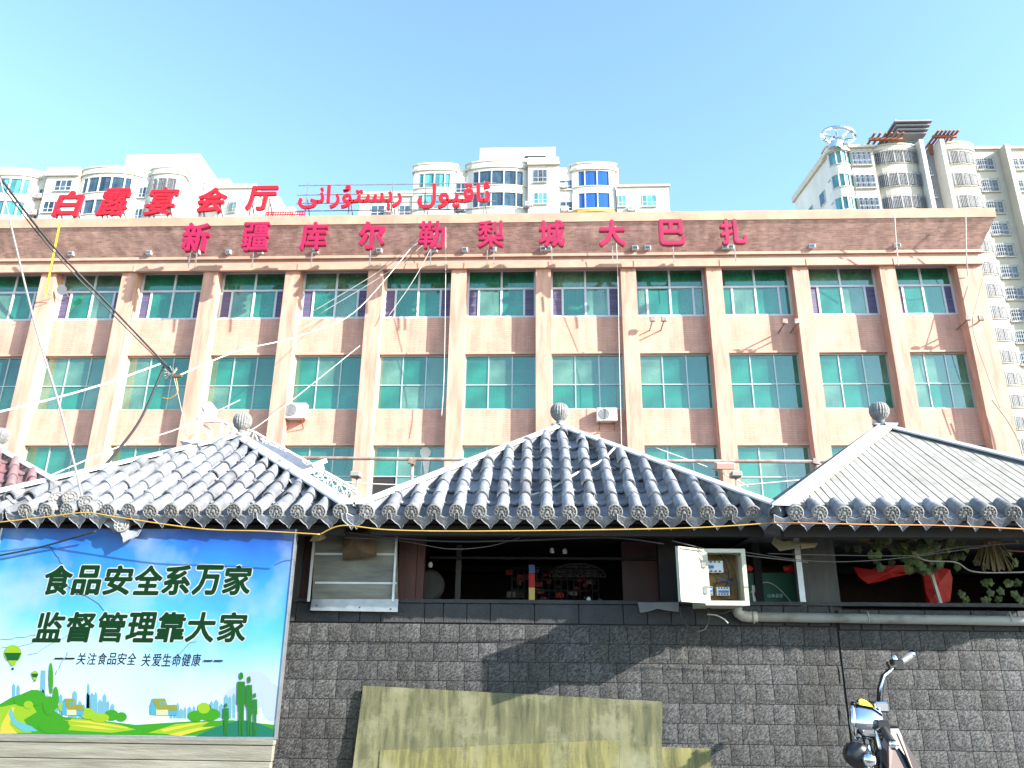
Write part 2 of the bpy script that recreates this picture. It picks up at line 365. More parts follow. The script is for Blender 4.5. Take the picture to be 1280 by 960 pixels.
# ================================================================ MARKET BUILDING
B = thing('market_building', 'long pink tiled four-storey market building with green glass windows between slanting pilasters', 'building', (0, 26, 0))
def bb(): return MB()
YB = 0.0  # local: Y relative to 26
PIT_X = 3.133; X0 = .08
cols = [X0+PIT_X*k for k in range(-10, 5)]
mb = bb()
pilaster = MB().box(-.28, .28, -.45, .3, 0, 14.96).mesh('pilaster', M['pink_plaster'])
for x in cols: link('pilaster', pilaster, B, (x, 0, 0))
MB().box(15.1, 15.97, -.45, .5, 0, 14.96).build('corner_pilaster', M['pink_plaster'], B)
rows = [(4.7, 6.12), (8.08, 9.42), (11.5, 12.97)]
edges = [(cols[i]+.28, cols[i+1]-.28) for i in range(len(cols)-1)]+[(cols[-1]+.28, 15.1)]
for (a, b) in edges:
    for (z0, z1) in rows:
        MB().box(a-.01, b+.01, 0, .3, z0, z1).build('spandrel', M['pink_tile'], B)
        t_ = MB().box(a-.005, b+.005, -.07, 0-.002, z0, z0+.07).build('lintel_trim', M['cornice'], B)
    MB().box(a-.01, b+.01, 0, .3, 0, 2.7).build('spandrel', M['pink_tile'], B)
# windows ---------------------------------------------------------
def curtain_mesh(wd, hg, amp, n):
    v = []; f = []
    for i in range(n+1):
        x = wd*i/n; y = amp*math.sin(i*1.9+wd*7)+amp*.5*math.sin(i*.7)
        v += [(x, y, 0), (x, y, hg)]
    for i in range(n): f.append((2*i, 2*i+2, 2*i+3, 2*i+1))
    mm = MB(); mm.add(v, f); return mm
def window(a, b, z0, z1, kind, idx):
    W_ = b-a; H = z1-z0; fr = MB(); y0, y1 = (.02, .10) if kind == 'top' else (.07, .15)
    t = .075 if kind == 'top' else .04
    fr.box(0, W_, y0, y1, 0, t); fr.box(0, W_, y0, y1, H-t, H); fr.box(0, t, y0, y1, t, H-t); fr.box(W_-t, W_, y0, y1, t, H-t)
    panes = []
    if kind == 'top':
        zb = H*.60; s_ = W_*.17
        fr.box(t, W_-t, y0+.003, y1, zb-t/2, zb+t/2); fr.box(W_/2-t/2, W_/2+t/2, y0+.006, y1-.002, t, H-t)
        fr.box(s_-t/2, s_+t/2, y0+.006, y1-.002, t, zb-t/2); fr.box(W_-s_-t/2, W_-s_+t/2, y0+.006, y1-.002, t, zb-t/2)
        panes = [(t, W_/2, zb, H-t, 0), (W_/2, W_-t, zb, H-t, 0), (s_, W_/2, t, zb, 0), (W_/2, W_-s_, t, zb, 0), (t, s_, t, zb, 1), (W_-s_, W_-t, t, zb, 1)]
        fm = M['white_upvc']
    else:
        zb = H*.45
        fr.box(t, W_-t, y0+.003, y1, zb-t/2, zb+t/2)
        for q in (1, 2): fr.box(W_*q/3-t/2, W_*q/3+t/2, y0+.006, y1-.002, t, H-t)
        xs = [t, W_/3, W_*2/3, W_-t]
        for q in range(3): panes += [(xs[q], xs[q+1], zb, H-t, 0), (xs[q], xs[q+1], t, zb, 0)]
        fm = M['alu_frame']
    o = fr.build('window', fm, B); o.location = (a, 0, z0)
    gm = M['green_glass']
    for (p0, p1, q0, q1, k) in panes:
        mt = gm if not k else M['purple_mesh']
        if kind == 'top' and idx in (4,) and k: mt = M['green_glass_pale']
        if kind == 'top' and idx in (5,) and k: mt = gm
        if kind == 'top' and not k and (idx*7+int(p0*3)) % 3 == 0: mt = M['green_glass_pale']
        if kind != 'top' and random.random() < .3: mt = M['green_glass_pale']
        if kind == 'low' and a < -5.2 < b and p0 < .1 and q0 < .1: mt = M['dark']  # opaque black sheet stands in for the unlit open sash
        pn = MB().box(p0, p1, y0+.035, y0+.045, q0, q1).build('pane' if not (k and mt == M['purple_mesh']) else 'insect_screen', mt, o)
    # curtains behind
    if kind == 'top':
        r = random.random()
        spans = [(.0, .45), (.55, 1)] if r < .6 else [(0, .62), (.7, 1)] if r < .8 else [(.12, .8)]
        for s0, s1 in spans:
            cu = curtain_mesh(W_*(s1-s0), H*random.uniform(.9, .98), .035, 26).build('curtain', M['curtain' if random.random() < .8 else 'curtain_teal'], o); cu.location = (W_*s0, .15, .05)
    else:
        r = random.random()
        spans = [(0, .3)] if r < .25 else [(0, .33), (.36, .98)] if r < .55 else [(.05, .4), (.62, 1)] if r < .8 else [(0, 1)]
        for s0, s1 in spans:
            k = random.random() < .45
            cu = curtain_mesh(W_*(s1-s0), H*random.choice([.78, .8, .95, .74]), .004 if k else .03, 18).build('blind' if k else 'curtain', M['blind' if k else 'curtain'], o); cu.location = (W_*s0, .20, .02)
for i, (a, b) in enumerate(edges):
    if b < -27: continue
    window(a, b, 12.975, 14.955, 'top', i-7); window(a, b, 9.425, 11.495, 'mid', i); window(a, b, 6.125, 8.075, 'low', i)
for (z0, z1, k) in [(2.7, 4.7, 0)]:
    for a, b in edges:
        MB().box(a, b, .1, .18, z0, z1).build('shutter', M['alu_frame'], B)
def decal(name, polys, mt):
    g = MB()
    for i_, P in enumerate(polys):
        pts = [at(x, y, Y=26.09) for x, y in P]; g.add([(p_.x, .062-.001*i_, p_.z) for p_ in pts], [tuple(range(len(pts)))])
    g.build(name, M[mt], B)
decal('ice_cream_decal', [[(532+7*math.cos(t_*.6), 566+7*math.sin(t_*.6)) for t_ in range(10)], [(528, 574), (538, 574), (535, 594), (531, 594)]], 'blind')
decal('ice_cream_decal', [[(530+5*math.cos(t_*.8), 605+7*math.sin(t_*.8)) for t_ in range(8)]], 'dial_yellow')
# shell of rooms
mb = MB()
for z in (0, 2.4, 5.75, 9.05, 12.6): mb.box(-34, 15.6, .31, 4, z, z+.2)
mb.box(-34, 15.6, 4, 4.2, 0, 16)
for x in cols: mb.box(x-.06, x+.06, .31, 3.99, .2, 15.9)
mb.build('interior', M['room'], B)
MB().box(-34, 15.62, 4.25, 14, 0, 16.2).build('rear_block', M['pink_plaster'], B)
MB().box(15.62, 15.93, .52, 14, 0, 14.9).build('end_wall', M['pink_tile'], B)
# ceiling slab, cornice and flared parapet
MB().box(-34.5, 15.95, -.44, 14, 14.965, 15.2).build('roof_slab', M['cornice'], B)
MB().box(-34.5, 16.0, -.58, -.445, 14.72, 14.95).build('fascia', M['cornice'], B)
MB().box(-34.5, 15.9, -.54, -.446, 14.953, 15.16).build('cornice_strip', M['cornice'], B)
MB().box(-34.5, 16.05, -.64, -.447, 15.163, 15.27).build('cornice_ledge', M['cornice'], B)
p = MB()
yb, yt, zb_, zt_ = -.62, -1.28, 15.275, 16.20
p.add([(-34.5, yb, zb_), (15.95, yb, zb_), (16.3, yt, zt_), (-34.5, yt, zt_), (-34.5, yb+.25, zb_), (15.7, yb+.25, zb_), (16.05, yt+.25, zt_), (-34.5, yt+.25, zt_)],
      [(0, 1, 2, 3), (5, 4, 7, 6), (0, 4, 5, 1), (3, 2, 6, 7), (1, 5, 6, 2), (0, 3, 7, 4)])
p.build('parapet', M['parapet_brick'], B)
MB().add([(15.95, yb+.001, zb_), (15.95, 13, zb_), (16.3, 13, zt_), (16.3, yt+.001, zt_)], [(0, 1, 2, 3)]).build('parapet_end', M['parapet_brick'], B)
MB().box(-34.6, 16.34, yt-.03, yt+.3, 16.205, 16.58).build('coping', M['coping'], B)
# bracket fascia joints
for x in cols[1:]:
    MB().box(x+.2, x+.26, -.60, -.582, 14.70, 15.0).build('fascia_clip', M['cornice'], B)
# ---- parapet sign
T = thing('parapet_sign', 'row of ten magenta box characters fixed along the brick parapet of the pink building', 'sign', (0, 24.2, 15.4))
for ch, px in zip('新疆库尔勒梨城大巴扎', [247, 321, 393.5, 465.5, 540, 614, 689.5, 764.5, 839.5, 915.5]):
    tp = at(px, 278-(px-247)*.007, Y=24.22); bt = at(px, 314-(px-247)*.014, Y=24.22); wd = 33/27.5*.0+ (at(px+16.5, 293, Y=24.22).x-at(px-16.5, 293, Y=24.22).x)
    g = MB(); cx = tp.x
    put_glyph(g, ch, -wd/2, wd/2, 0, tp.z-bt.z, 0, .16, bold=.022 if ch in '疆勒梨' else .032)
    o = g.build('character', M['letter_red'], T); o.location = (cx, .02, bt.z-15.4)
    for sx in ((-.12, .12) if ch in '新梨' else (0,)):
        q = MB().bar((sx, .08, 0), (sx, .10, -.62), .035, .035).build('stand', M['steel'], o)
# ---- rooftop signs
def rack_frame(mb, x, z0, z1, y):   # propped post behind a character
    mb.bar((x, y, z0), (x, y, z1), .05, .05); mb.bar((x+.35, y+1.0, z0-.1), (x+.02, y+.04, z1-.15), .045, .045)
T = thing('rooftop_sign', 'five bright red characters on steel props standing on the left of the roof', 'sign', (0, 26.3, 16.3))
for ch, px, yt_, yb_ in [('白', 89, 238, 270), ('露', 146, 235, 269), ('宴', 204.5, 233.5, 268), ('会', 266.5, 234, 265), ('厅', 328.5, 232, 262)]:
    tp = at(px, yt_, Y=26.3); bt = at(px, yb_, Y=26.3); wd = at(px+18, 250, Y=26.3).x-at(px-18, 250, Y=26.3).x
    if ch == '白': wd *= .86
    g = MB(); put_glyph(g, ch, -wd/2, wd/2, 0, tp.z-bt.z, 0, .12, bold=.018 if ch in '露宴' else .03, shear=.16 if px < 300 else .1)
    o = g.build('character', M['roof_red'], T); o.location = (tp.x, 0, bt.z-16.3)
    r_ = MB()
    for dx in (-.45, .3): rack_frame(r_, dx, 16.3-bt.z+(.0), .6, .16)
    r_.build('prop', M['steel'], o)
T = thing('uyghur_rooftop_sign', 'red arabic-script lettering on a pipe rack standing on the middle of the roof', 'sign', (0, 26.3, 16.3))
for word, xa, xb, ya, yb2 in [('\uFEF0\uFEE7\uFE8D\uFEAD\uFBD8\uFE98\uFEB4\uFBE6\uFEAD', 371, 501, 229.5, 263), ('\uFEDD\uFEEE\uFEF4\uFED7\uFE8E\uFE8B', 521, 612, 227, 260)]:
    a = at(xa, yb2, Y=26.3); b = at(xb, ya, Y=26.3)
    g = MB(); b_x = at(xb, yb2, Y=26.3).x; put_glyph(g, word, a.x, b_x, a.z-16.3, b.z-16.3, 0, .1, bold=.02); g.build('lettering', M['roof_red'], T)
r_ = MB()
a = at(373, 232, Y=26.6); b = at(520, 227, Y=26.6)
for zz in (a.z, a.z-.85, a.z-.45, a.z-1.2): r_.bar((a.x, .3, zz-16.3), (at(620, 240, Y=26.6).x, .3, zz-16.3), .03, .03)
for px in (383, 437, 490, 531, 569, 605):
    x = at(px, 250, Y=26.6).x; r_.bar((x, .3, 0), (x, .3, a.z-16.2), .04, .04); r_.bar((x+.3, 1.3, 0), (x, .33, a.z-16.8), .035, .035)
r_.build('rack', M['steel'], T)
T = thing('small_red_frame_sign', 'small low red lattice sign between the last character and the arabic lettering', 'sign', (0, 26.0, 16.3))
a = at(331, 272, Y=26.0); b = at(380, 264, Y=26.0); g = MB()
for zz in (0, .12, .24): g.bar((a.x, 0, a.z-16.3+zz), (b.x, 0, a.z-16.3+zz), .035, .035)
for i in range(17):
    x = a.x+(b.x-a.x)*i/16; g.bar((x, .0, a.z-16.35), (x+.05, 0, a.z-16.05), .03, .03)
g.bar((b.x, 0, 0), (b.x+.12, 0, .45), .05, .05)
g.build('lattice', M['roof_red'], T)
# ---- ledge spotlights
def spotlight(loc, lab, grp='small white floodlights on the cornice ledge'):
    t = thing('ledge_floodlight', lab, 'floodlight', loc, group=grp)
    MB().box(-.11, .11, -.09, .05, .06, .2).build('housing', M['white_paint'], t, bevel=.015)
    MB().box(-.08, .08, -.10, -.092, .08, .18).build('lens', M['tower_glass'], t)
    MB().bar((0, 0, -.0), (0, 0, .06), .04, .04).build('bracket', M['steel'], t)
for px, lab in [(84, 'white floodlight on the cornice ledge left of every parapet character'), (182, 'white floodlight on the cornice ledge over the third top window from the left edge'), (243, 'white floodlight on the ledge beneath the first parapet character'),
                (282, 'white floodlight on the ledge just right of the first parapet character'), (322, 'white floodlight on the ledge beneath the second parapet character'), (392, 'white floodlight on the ledge beneath the third parapet character'),
                (472, 'white floodlight on the ledge beneath the fourth parapet character'), (542, 'white floodlight on the ledge beneath the fifth parapet character'), (580, 'white floodlight on the ledge between the fifth and sixth parapet characters'),
                (616, 'white floodlight on the ledge beneath the sixth parapet character'), (679, 'left of two floodlights beneath the seventh parapet character'), (686, 'right of two floodlights beneath the seventh parapet character'),
                (795, 'white floodlight on the ledge between the eighth and ninth parapet characters'), (811, 'floodlight on the ledge just left of the ninth parapet character'), (909, 'left of two floodlights beneath the last parapet character'),
                (916, 'right of two floodlights beneath the last parapet character'), (1019, 'white floodlight on the ledge right of all the parapet characters'), (1127, 'rightmost white floodlight on the cornice ledge')]:
    spotlight((at(px, 325, Y=25.14).x, 25.3, 15.275), lab)
# floodlight arms on spandrels
def arm(px, py, lab, L=.8):
    b = at(px, py, Y=26); t = thing('facade_floodlight', lab, 'floodlight', (b.x, 26, b.z), group='floodlights on arms on the upper spandrels')
    MB().bar((0, 0, 0), (0, -L, .05), .04, .04).build('arm', M['steel'], t)
    MB().box(-.10, .10, -L-.08, -L+.0, .0, .2).build('housing', M['rust_pipe'], t, bevel=.02)
for px, py, lab in [(812, 413, 'left floodlight on an arm above the second-row window right of centre'), (826, 413, 'right floodlight on an arm above the second-row window right of centre'), (973, 416, 'left floodlight on an arm on the tenth upper spandrel'),
                    (988, 416, 'right floodlight on an arm on the tenth upper spandrel'), (1196, 412, 'left floodlight on an arm on the last upper spandrel by the corner'), (1212, 412, 'right floodlight on an arm on the last upper spandrel by the corner')]:
    arm(px, py, lab, .75)
# AC units
def ac(loc, lab, sc=1, grp=None, detail=True, yaw=0):
    t = thing('air_conditioner', lab, 'air conditioner', loc, rot=(0, 0, yaw), group=grp); 
    MB().box(-.42*sc, .42*sc, -.34*sc, -.02, 0, .56*sc).build('casing', M['white_paint'], t, bevel=.02)
    mm = Matrix.Translation((-.12*sc, -.345*sc, .29*sc)) @ Matrix.Rotation(PI/2, 4, 'X')
    MB().lathe([(.23*sc, -.003), (.23*sc, .01), (.21*sc, .012)], 20, mm).build('fan_recess', M['tower_grey'], t)
    g = MB()
    if detail:
        for r in (.05, .09, .13, .17, .21):
            g.tube([(-.12*sc+r*sc*math.cos(k*PI/10), -.362*sc, .29*sc+r*sc*math.sin(k*PI/10)) for k in range(21)], .006*sc, 4, cap=False)
        for k in range(8): g.bar((-.12*sc, -.364*sc, .29*sc), (-.12*sc+.22*sc*math.cos(k*PI/4), -.364*sc, .29*sc+.22*sc*math.sin(k*PI/4)), .01*sc, .01*sc)
        g.build('fan_grille', M['cable_grey'], t)
    k = MB(); k.bar((-.3*sc, 0, -.03), (-.3*sc, -.4*sc, -.03), .04*sc, .05*sc); k.bar((.3*sc, 0, -.03), (.3*sc, -.4*sc, -.03), .04*sc, .05*sc)
    k.bar((-.3*sc, 0, -.3*sc), (-.3*sc, -.36*sc, -.05), .03*sc, .03*sc); k.bar((.3*sc, 0, -.3*sc), (.3*sc, -.36*sc, -.05), .03*sc, .03*sc)
    k.build('bracket', M['pergola'], t)
    return t
a = at(367, 523, Y=25.7); ac((a.x+.0, 25.98, a.z), 'white air conditioner on rusty brackets beside a left pilaster above the tiled roofs')
a = at(759, 526, Y=25.7); ac((a.x, 25.98, a.z), 'white air conditioner right of the central roof finial', .85)
# satellite dish
a = at(77, 361, Y=25.5); t = thing('satellite_dish', 'small round satellite dish on the second top window from the left', 'satellite dish', (a.x, 25.6, a.z))
MB().lathe([(.0, 0), (.08, .01), (.16, .04), (.2, .08)], 20, Matrix.Rotation(PI/2+.4, 4, 'X')).build('dish', M['tower_grey'], t); MB().bar((0, .02, 0), (0, .45, -.1), .03, .03).build('arm', M['steel'], t)
# ================================================================ TOWERS
def arc(x0, x1, y, b, n=7):
    return [(x0+(x1-x0)*i/n, y-b*.40*math.sin(PI*i/n)**.6 if 0 < i < n else y) for i in range(n+1)]
class Tower:
    def __init__(s, name, label, Y): s.Y = Y; s.t = thing(name, label, 'apartment block', (0, Y, 0))
    def X(s, px, py=225, dy=0): return at(px, py, Y=s.Y+dy).x
    def Z(s, py, px=640, dy=0): return at(px, py, Y=s.Y+dy).z
    def box(s, name, x0, x1, y0, y1, z0, z1, mt='tower_white'): return MB().box(x0, x1, y0, y1, z0, z1).build(name, M[mt], s.t)
    def prism(s, name, poly, z0, z1, mt='tower_white'): return MB().prism(poly, z0, z1).build(name, M[mt], s.t)
    def win(s, x0, x1, z0, z1, y, g='tower_glass', n=3, net=False):
        f = MB(); tt = .06
        f.box(x0, x1, y-.03, y+.06, z0, z0+tt); f.box(x0, x1, y-.03, y+.06, z1-tt, z1); f.box(x0, x0+tt, y-.028, y+.06, z0+tt, z1-tt); f.box(x1-tt, x1, y-.028, y+.06, z0+tt, z1-tt)
        for i in range(1, n): 
            x = x0+(x1-x0)*i/n; f.box(x-tt/2, x+tt/2, y-.026, y+.05, z0+tt, z1-tt)
        f.box(x0+tt, x1-tt, y-.022, y+.04, z0+(z1-z0)*.35, z0+(z1-z0)*.35+tt)
        o = f.build('window', M['white_upvc'], s.t)
        for i in range(n): MB().box(x0+(x1-x0)*i/n, x0+(x1-x0)*(i+1)/n, y+.0, y+.015, z0+.02, z1-.02).build('pane', M[g], o)
        f = MB().box(x0-.1, x1+.1, y-.18, y-.032, z0-.12, z0-.0).build('sill', M['tower_white'], o)
        if net:
            g_ = MB()
            for i in range(9): x = x0+(x1-x0)*i/8; g_.bar((x, y-.3, z0), (x, y-.3, z1), .03, .03)
            for i in range(4): z = z0+(z1-z0)*i/3; g_.bar((x0, y-.3, z), (x1, y-.3, z), .03, .03); 
            for x in (x0, x1): g_.bar((x, y-.3, z0), (x, y, z0), .03, .03); g_.bar((x, y-.3, z1), (x, y, z1), .03, .03)
            g_.build('window_guard', M['steel'], o)
    def curved(s, x0, x1, y, b, floors, ztop, g='tower_glass', wall='tower_white', net=False, sill='tower_cream', n=8, margin=1):
        """floors: list of (z0,z1) window bands from the top down"""
        P = arc(x0, x1, y, b, n); Pw = P+[(x1, y+1.2), (x0, y+1.2)]
        zs = sorted([z for f in floors for z in f]); 
        bands = [(0, zs[0])]+[(zs[i], zs[i+1]) for i in range(1, len(zs)-1, 2)]+[(zs[-1], ztop)]
        for (a, c) in bands: s.prism('wall_band', Pw, a, c, wall)
        # cornices
        Pc = arc(x0-.3, x1+.3, y, b+.35, n)+[(x1+.3, y+1.2), (x0-.3, y+1.2)]
        ztop -= .35; s.prism('cornice', Pc, ztop, ztop+.3, sill); s.prism('cornice', arc(x0-.15, x1+.15, y, b+.15, n)+[(x1+.15, y+1.2), (x0-.15, y+1.2)], ztop+.3, ztop+.8, 'tower_white')
        s.prism('cornice', Pc, ztop+.8, ztop+1.0, sill)
        for (a, c) in floors:
            f = MB(); ins = [(px+(0), py+.12) for px, py in P]
            for i in range(len(P)):
                if i % 2 == 0 or n < 7: f.box(P[i][0]-.06, P[i][0]+.06, P[i][1]+.0, P[i][1]+.2, a, c)
            for za in (a, c-.06): f.prism([(x, yy+.02) for x, yy in P]+[(x, yy+.17) for x, yy in P[::-1]], za, za+.06)
            o = f.build('window', M['white_upvc'], s.t)
            for i in range(len(P)-1):
                if i < margin or i >= len(P)-1-margin:
                    MB().prism([P[i], P[i+1], (P[i+1][0], y+1.2), (P[i][0], y+1.2)], a, c).build('pier', M[wall], o); continue
                q0, q1 = ins[i], ins[i+1]
                MB().add([(q0[0], q0[1], a), (q1[0], q1[1], a), (q1[0], q1[1], c), (q0[0], q0[1], c)], [(0, 1, 2, 3)]).build('pane', M[g], o)
            MB().prism([(x, yy-.08) for x, yy in P]+[(x, yy-.01) for x, yy in P[::-1]], a-.12, a).build('sill', M[sill], o)
            if net:
                g_ = MB()
                for i in range(len(P)*3-2):
                    u = i/3; k = min(int(u), len(P)-2); fr_ = u-k
                    x = P[k][0]+(P[k+1][0]-P[k][0])*fr_; yy = P[k][1]+(P[k+1][1]-P[k][1])*fr_-.25
                    g_.bar((x, yy, a), (x, yy, c), .035, .035)
                for z in (a, (a+c)/2, c): g_.tube([(x, yy-.25, z) for x, yy in P], .02, 4)
                g_.build('window_guard', M['steel'], o)
D = 75.0
def fl(T, y0, y1, px): return (T.Z(y1, px), T.Z(y0, px))
def acs(T, px, py, lab, dy=-.0, sc=1.0):
    a = at(px, py, Y=T.Y+dy-.3); ac((a.x, T.Y+dy-.03, a.z), lab, sc, 'air conditioners on the far apartment towers', False)
# middle tower
T = Tower('apartment_tower', 'white apartment tower with blue corner windows rising behind the middle of the pink building', D)
X = T.X; Z = T.Z
T.box('wall', X(517), X(775), 1.3, 16, 0, Z(203), 'tower_white')
f2 = [fl(T, 213, 231, 540), fl(T, 240, 258, 540)]; f3 = (Z(286), Z(268))
T.curved(X(516), X(568), 0.8, .8, f2+[f3], Z(205), 'tower_glass_teal', n=8)
T.box('recess_wall', X(567), X(584), .9, 1.5, 0, Z(209), 'tower_cream')
for y0, y1 in ((222, 235), (250, 262)): T.win(X(569), X(582), Z(y1), Z(y0), .85, 'tower_glass', 2)
T.curved(X(583), X(661), .8, 1.8, f2+[f3], Z(205), 'tower_glass', net=False, n=10)
T.box('flat_wall', X(660), X(699), .1, 1.5, 0, Z(207))
T.box('cornice', X(659), X(700), -.2, 1.5, Z(207), Z(204), 'tower_cream'); T.box('parapet', X(660), X(699), 0, 1.5, Z(204), Z(197))
for (y0, y1), nt_ in (((212, 228), True), ((241, 255), False)): T.win(X(667), X(684), Z(y1), Z(y0), .06, 'tower_glass' if nt_ else 'tower_glass_teal', 3, nt_)
T.box('recess_wall', X(698), X(717), 1.0, 1.6, 0, Z(204), 'tower_white')
for y0, y1 in ((220, 232), (247, 259)): T.win(X(699.5), X(715.5), Z(y1), Z(y0), .95, 'tower_glass', 2)
T.curved(X(716), X(770), .8, .9, [fl(T, 210, 229, 742), fl(T, 237.5, 257, 742)], Z(207), 'tower_glass_blue', n=7)
T.prism('yellow_awning', arc(X(714), X(772), .8, 1.5, 8)+[(X(772), 1.2), (X(714), 1.2)], Z(264), Z(260.5), 'tower_yellow')
T.box('penthouse', X(595), X(696), 4, 12, Z(203), at(640, 184.5, Y=79).z); T.box('penthouse_vent', X(655), X(683), 3.9, 4.02, at(670, 197, Y=79).z, at(670, 195.2, Y=79).z, 'dark')
T.box('low_wing', X(770.5), X(836), .5, 14, 0, Z(233)); T.box('cornice', X(771), X(838), .3, 14.2, Z(233), Z(230.5), 'tower_cream')
for x0, x1 in ((772, 782), (802, 820)): T.win(X(x0), X(x1), Z(257), Z(243), .46, 'tower_glass_teal', 2 if x1 < 790 else 3)
T.box('low_wing', X(449), X(515.5), 1, 14, 0, Z(238)); T.box('cornice', X(448), X(515.4), .8, 14.2, Z(238), Z(232), 'tower_cream')
for x0, x1 in ((464, 481), (499, 513)): T.win(X(x0), X(x1), Z(263), Z(249), .96, 'tower_glass', 2)
MB().bar((X(646), 5, Z(190)), (X(647), 5, Z(168)+1), .1, .1).build('aerial', M['white_paint'], T.t)
for px, py, dy, lab in [(705, 234, .9, 'upper rooftop-side air conditioner left of the blue tower windows'), (706, 263, .9, 'lower air conditioner left of the blue tower windows'), (661, 257, .0, 'air conditioner between the curved and flat bays of the middle tower'),
                        (790, 263, .5, 'air conditioner between the two windows of the tower low wing'), (576, 262, .9, 'air conditioner in the recess beside the curved bay of the middle tower'), (487, 265, .9, 'air conditioner on the low wing behind the arabic lettering')]:
    acs(T, px, py, lab, dy)
# left tower
T = Tower('apartment_tower', 'white apartment tower with curved bays rising behind the left end of the pink building', D)
X = T.X; Z = T.Z
f2 = [fl(T, 222, 241, 60), fl(T, 250, 268, 60)]
T.box('wall', X(-120), X(222), 1.3, 16, 0, Z(206, 100))
T.curved(X(-30), X(42), .8, 2.2, [(a-.0, b) for a, b in f2], Z(216, 20), 'tower_glass_teal', n=10)
T.box('recess_wall', X(41), X(57), .9, 1.5, 0, Z(214, 50), 'tower_cream')
for y0, y1 in ((231, 243), (257, 269)): T.win(X(46), X(55), Z(y1, 50), Z(y0, 50), .85, 'tower_glass', 2)
T.box('flat_wall', X(56), X(96), .3, 1.5, 0, Z(219, 75)); T.box('cornice', X(55), X(96), 0, 1.5, Z(219, 75), Z(209, 75), 'tower_cream')
for (a, b, y0, y1) in ((68, 89, 223.5, 237), (60, 79, 250, 264)): T.win(X(a), X(b), Z(y1, 75), Z(y0, 75), .26, 'tower_glass', 3)
T.curved(X(95), X(170), .8, 2.3, f2, Z(214, 130), 'tower_glass', n=10)
T.box('recess_wall', X(169), X(184), .9, 1.5, 0, Z(212, 175), 'tower_white')
for y0, y1 in ((229, 242), (256, 270)): T.win(X(171), X(180), Z(y1, 175), Z(y0, 175), .85, 'tower_glass', 2)
T.curved(X(183), X(224), .8, 1.2, f2, Z(212, 200), 'tower_net', n=7, net=True)
T.box('penthouse', X(125), X(222), 4, 12, Z(206, 160), at(170, 193.5, Y=79).z)
MB().bar((X(201), 5, Z(195, 200)), (X(202), 5, Z(176, 200)), .1, .1).build('aerial', M['white_paint'], T.t)
# receding end wall and stepped lower wing
zt = Z(205, 222); x1 = X(224)
T.box('end_wall', x1-.9, x1+.03, .81, 12, 0, zt)
T.box('rear_wing', X(224), X(256), 6, 18, 0, at(250, 224, Y=81).z)
T.box('low_wing', X(255), X(301), 4, 18, 0, at(290, 236, Y=79).z); T.box('cornice', X(254), X(303), 3.8, 18, at(290, 236, Y=79).z, at(290, 231, Y=79).z, 'tower_cream')
T.box('low_wing', X(300), X(318), 8, 20, 0, at(310, 246, Y=83).z); T.box('low_wing', X(317), X(338), 8.5, 20, 0, at(330, 259, Y=83.5).z)
for a, b, y0, y1 in ((230, 242, 252, 266), (266, 278, 252, 265), (286, 296, 252, 265)): T.win(at(a, 255, Y=78.9 if a > 250 else 80.9).x, at(b, 255, Y=78.9 if a > 250 else 80.9).x, at(a, y1, Y=78.9).z, at(a, y0, Y=78.9).z, 3.95 if a > 250 else 5.95, 'tower_glass_teal', 2, True)
for px, py, dy, lab in [(47, 247, .8, 'air conditioner in the upper recess of the left tower'), (40, 268, .8, 'air conditioner in the lower recess of the left tower')]: acs(T, px, py, lab, dy)
# right tower
T = Tower('apartment_tower', 'cream apartment tower with caged curved bays and a chrome ring at the right', D)
X = lambda px, py=220: at(px, py, Y=75).x
Z = lambda py, px=1150: at(px, py, Y=75).z
ft = [(Z(202+28.7*k, 1110), Z(186+28.7*k, 1110)) for k in range(3)]
T.box('wall', X(1060), X(1262), 1.3, 16, 0, Z(184))
# receding left end wall
xa = X(1043, 200)
g = MB(); top = Z(184, 1043); far = at(993, 250, Z=top)
T.prism('end_wall', [(xa, .8), (X(1070), 1.0), (X(1070), far.y-75), (far.x, far.y-75)], 0, top-.3, 'tower_white')
T.prism('end_cornice', [(xa-.3, .6), (X(1068), .6), (X(1068), far.y-74.8), (far.x-.3, far.y-74.8)], top-.3, top+.5, 'tower_cream')
for fr_, y0 in ((.30, 1), (.62, 1), (.62, 4.2), (.85, 1), (.85, 4.2)):
    dx = far.x-xa; dyy = far.y-75-.8; L = math.hypot(dx, dyy); n_ = Vector((-dyy, dx, 0)).normalized()
    c = Vector((xa, .8, 0))+Vector((dx, dyy, 0))*fr_; c.z = top-y0-4.2
    if n_.x > 0: n_ = -n_
    mm = Matrix.Translation(c) @ Matrix.Rotation(math.atan2(dyy, dx), 4, 'Z')
    o = MB().box(-.65, .65, -.12, .12, 0, 1.7, mm).build('window', M['white_upvc'], T.t); MB().box(-.55, .55, -.14, .14, .1, 1.6, mm).build('pane', M['tower_glass'], o)
T.curved(X(1043), X(1070), .8, 1.7, ft, Z(182), 'tower_glass_teal', 'tower_white', n=8, margin=0)
T.box('bay', X(1069), X(1099), .5, 1.6, 0, Z(181), 'tower_cream'); T.box('cornice', X(1068), X(1100), .2, 1.6, Z(181), Z(178), 'tower_white')
for (a, c) in ft: T.win(X(1070.5), X(1096.5), a-.1, c, .46, 'tower_glass', 4, True)
T.curved(X(1101), X(1157), .8, 1.7, ft, Z(184), 'tower_net', 'tower_cream', net=True, n=10, margin=0)
T.box('fin', X(1154), X(1159), -.6, 1.5, 0, Z(178), 'tower_white'); T.box('fin', X(1180), X(1185), -.6, 1.5, 0, Z(178), 'tower_white')
T.box('stair_wall', X(1157), X(1182), 1.2, 1.7, 0, Z(180), 'tower_grey')
for k in range(4): T.win(X(1162), X(1173), Z(212+28*k), Z(202+28*k), 1.16, 'tower_glass', 2)
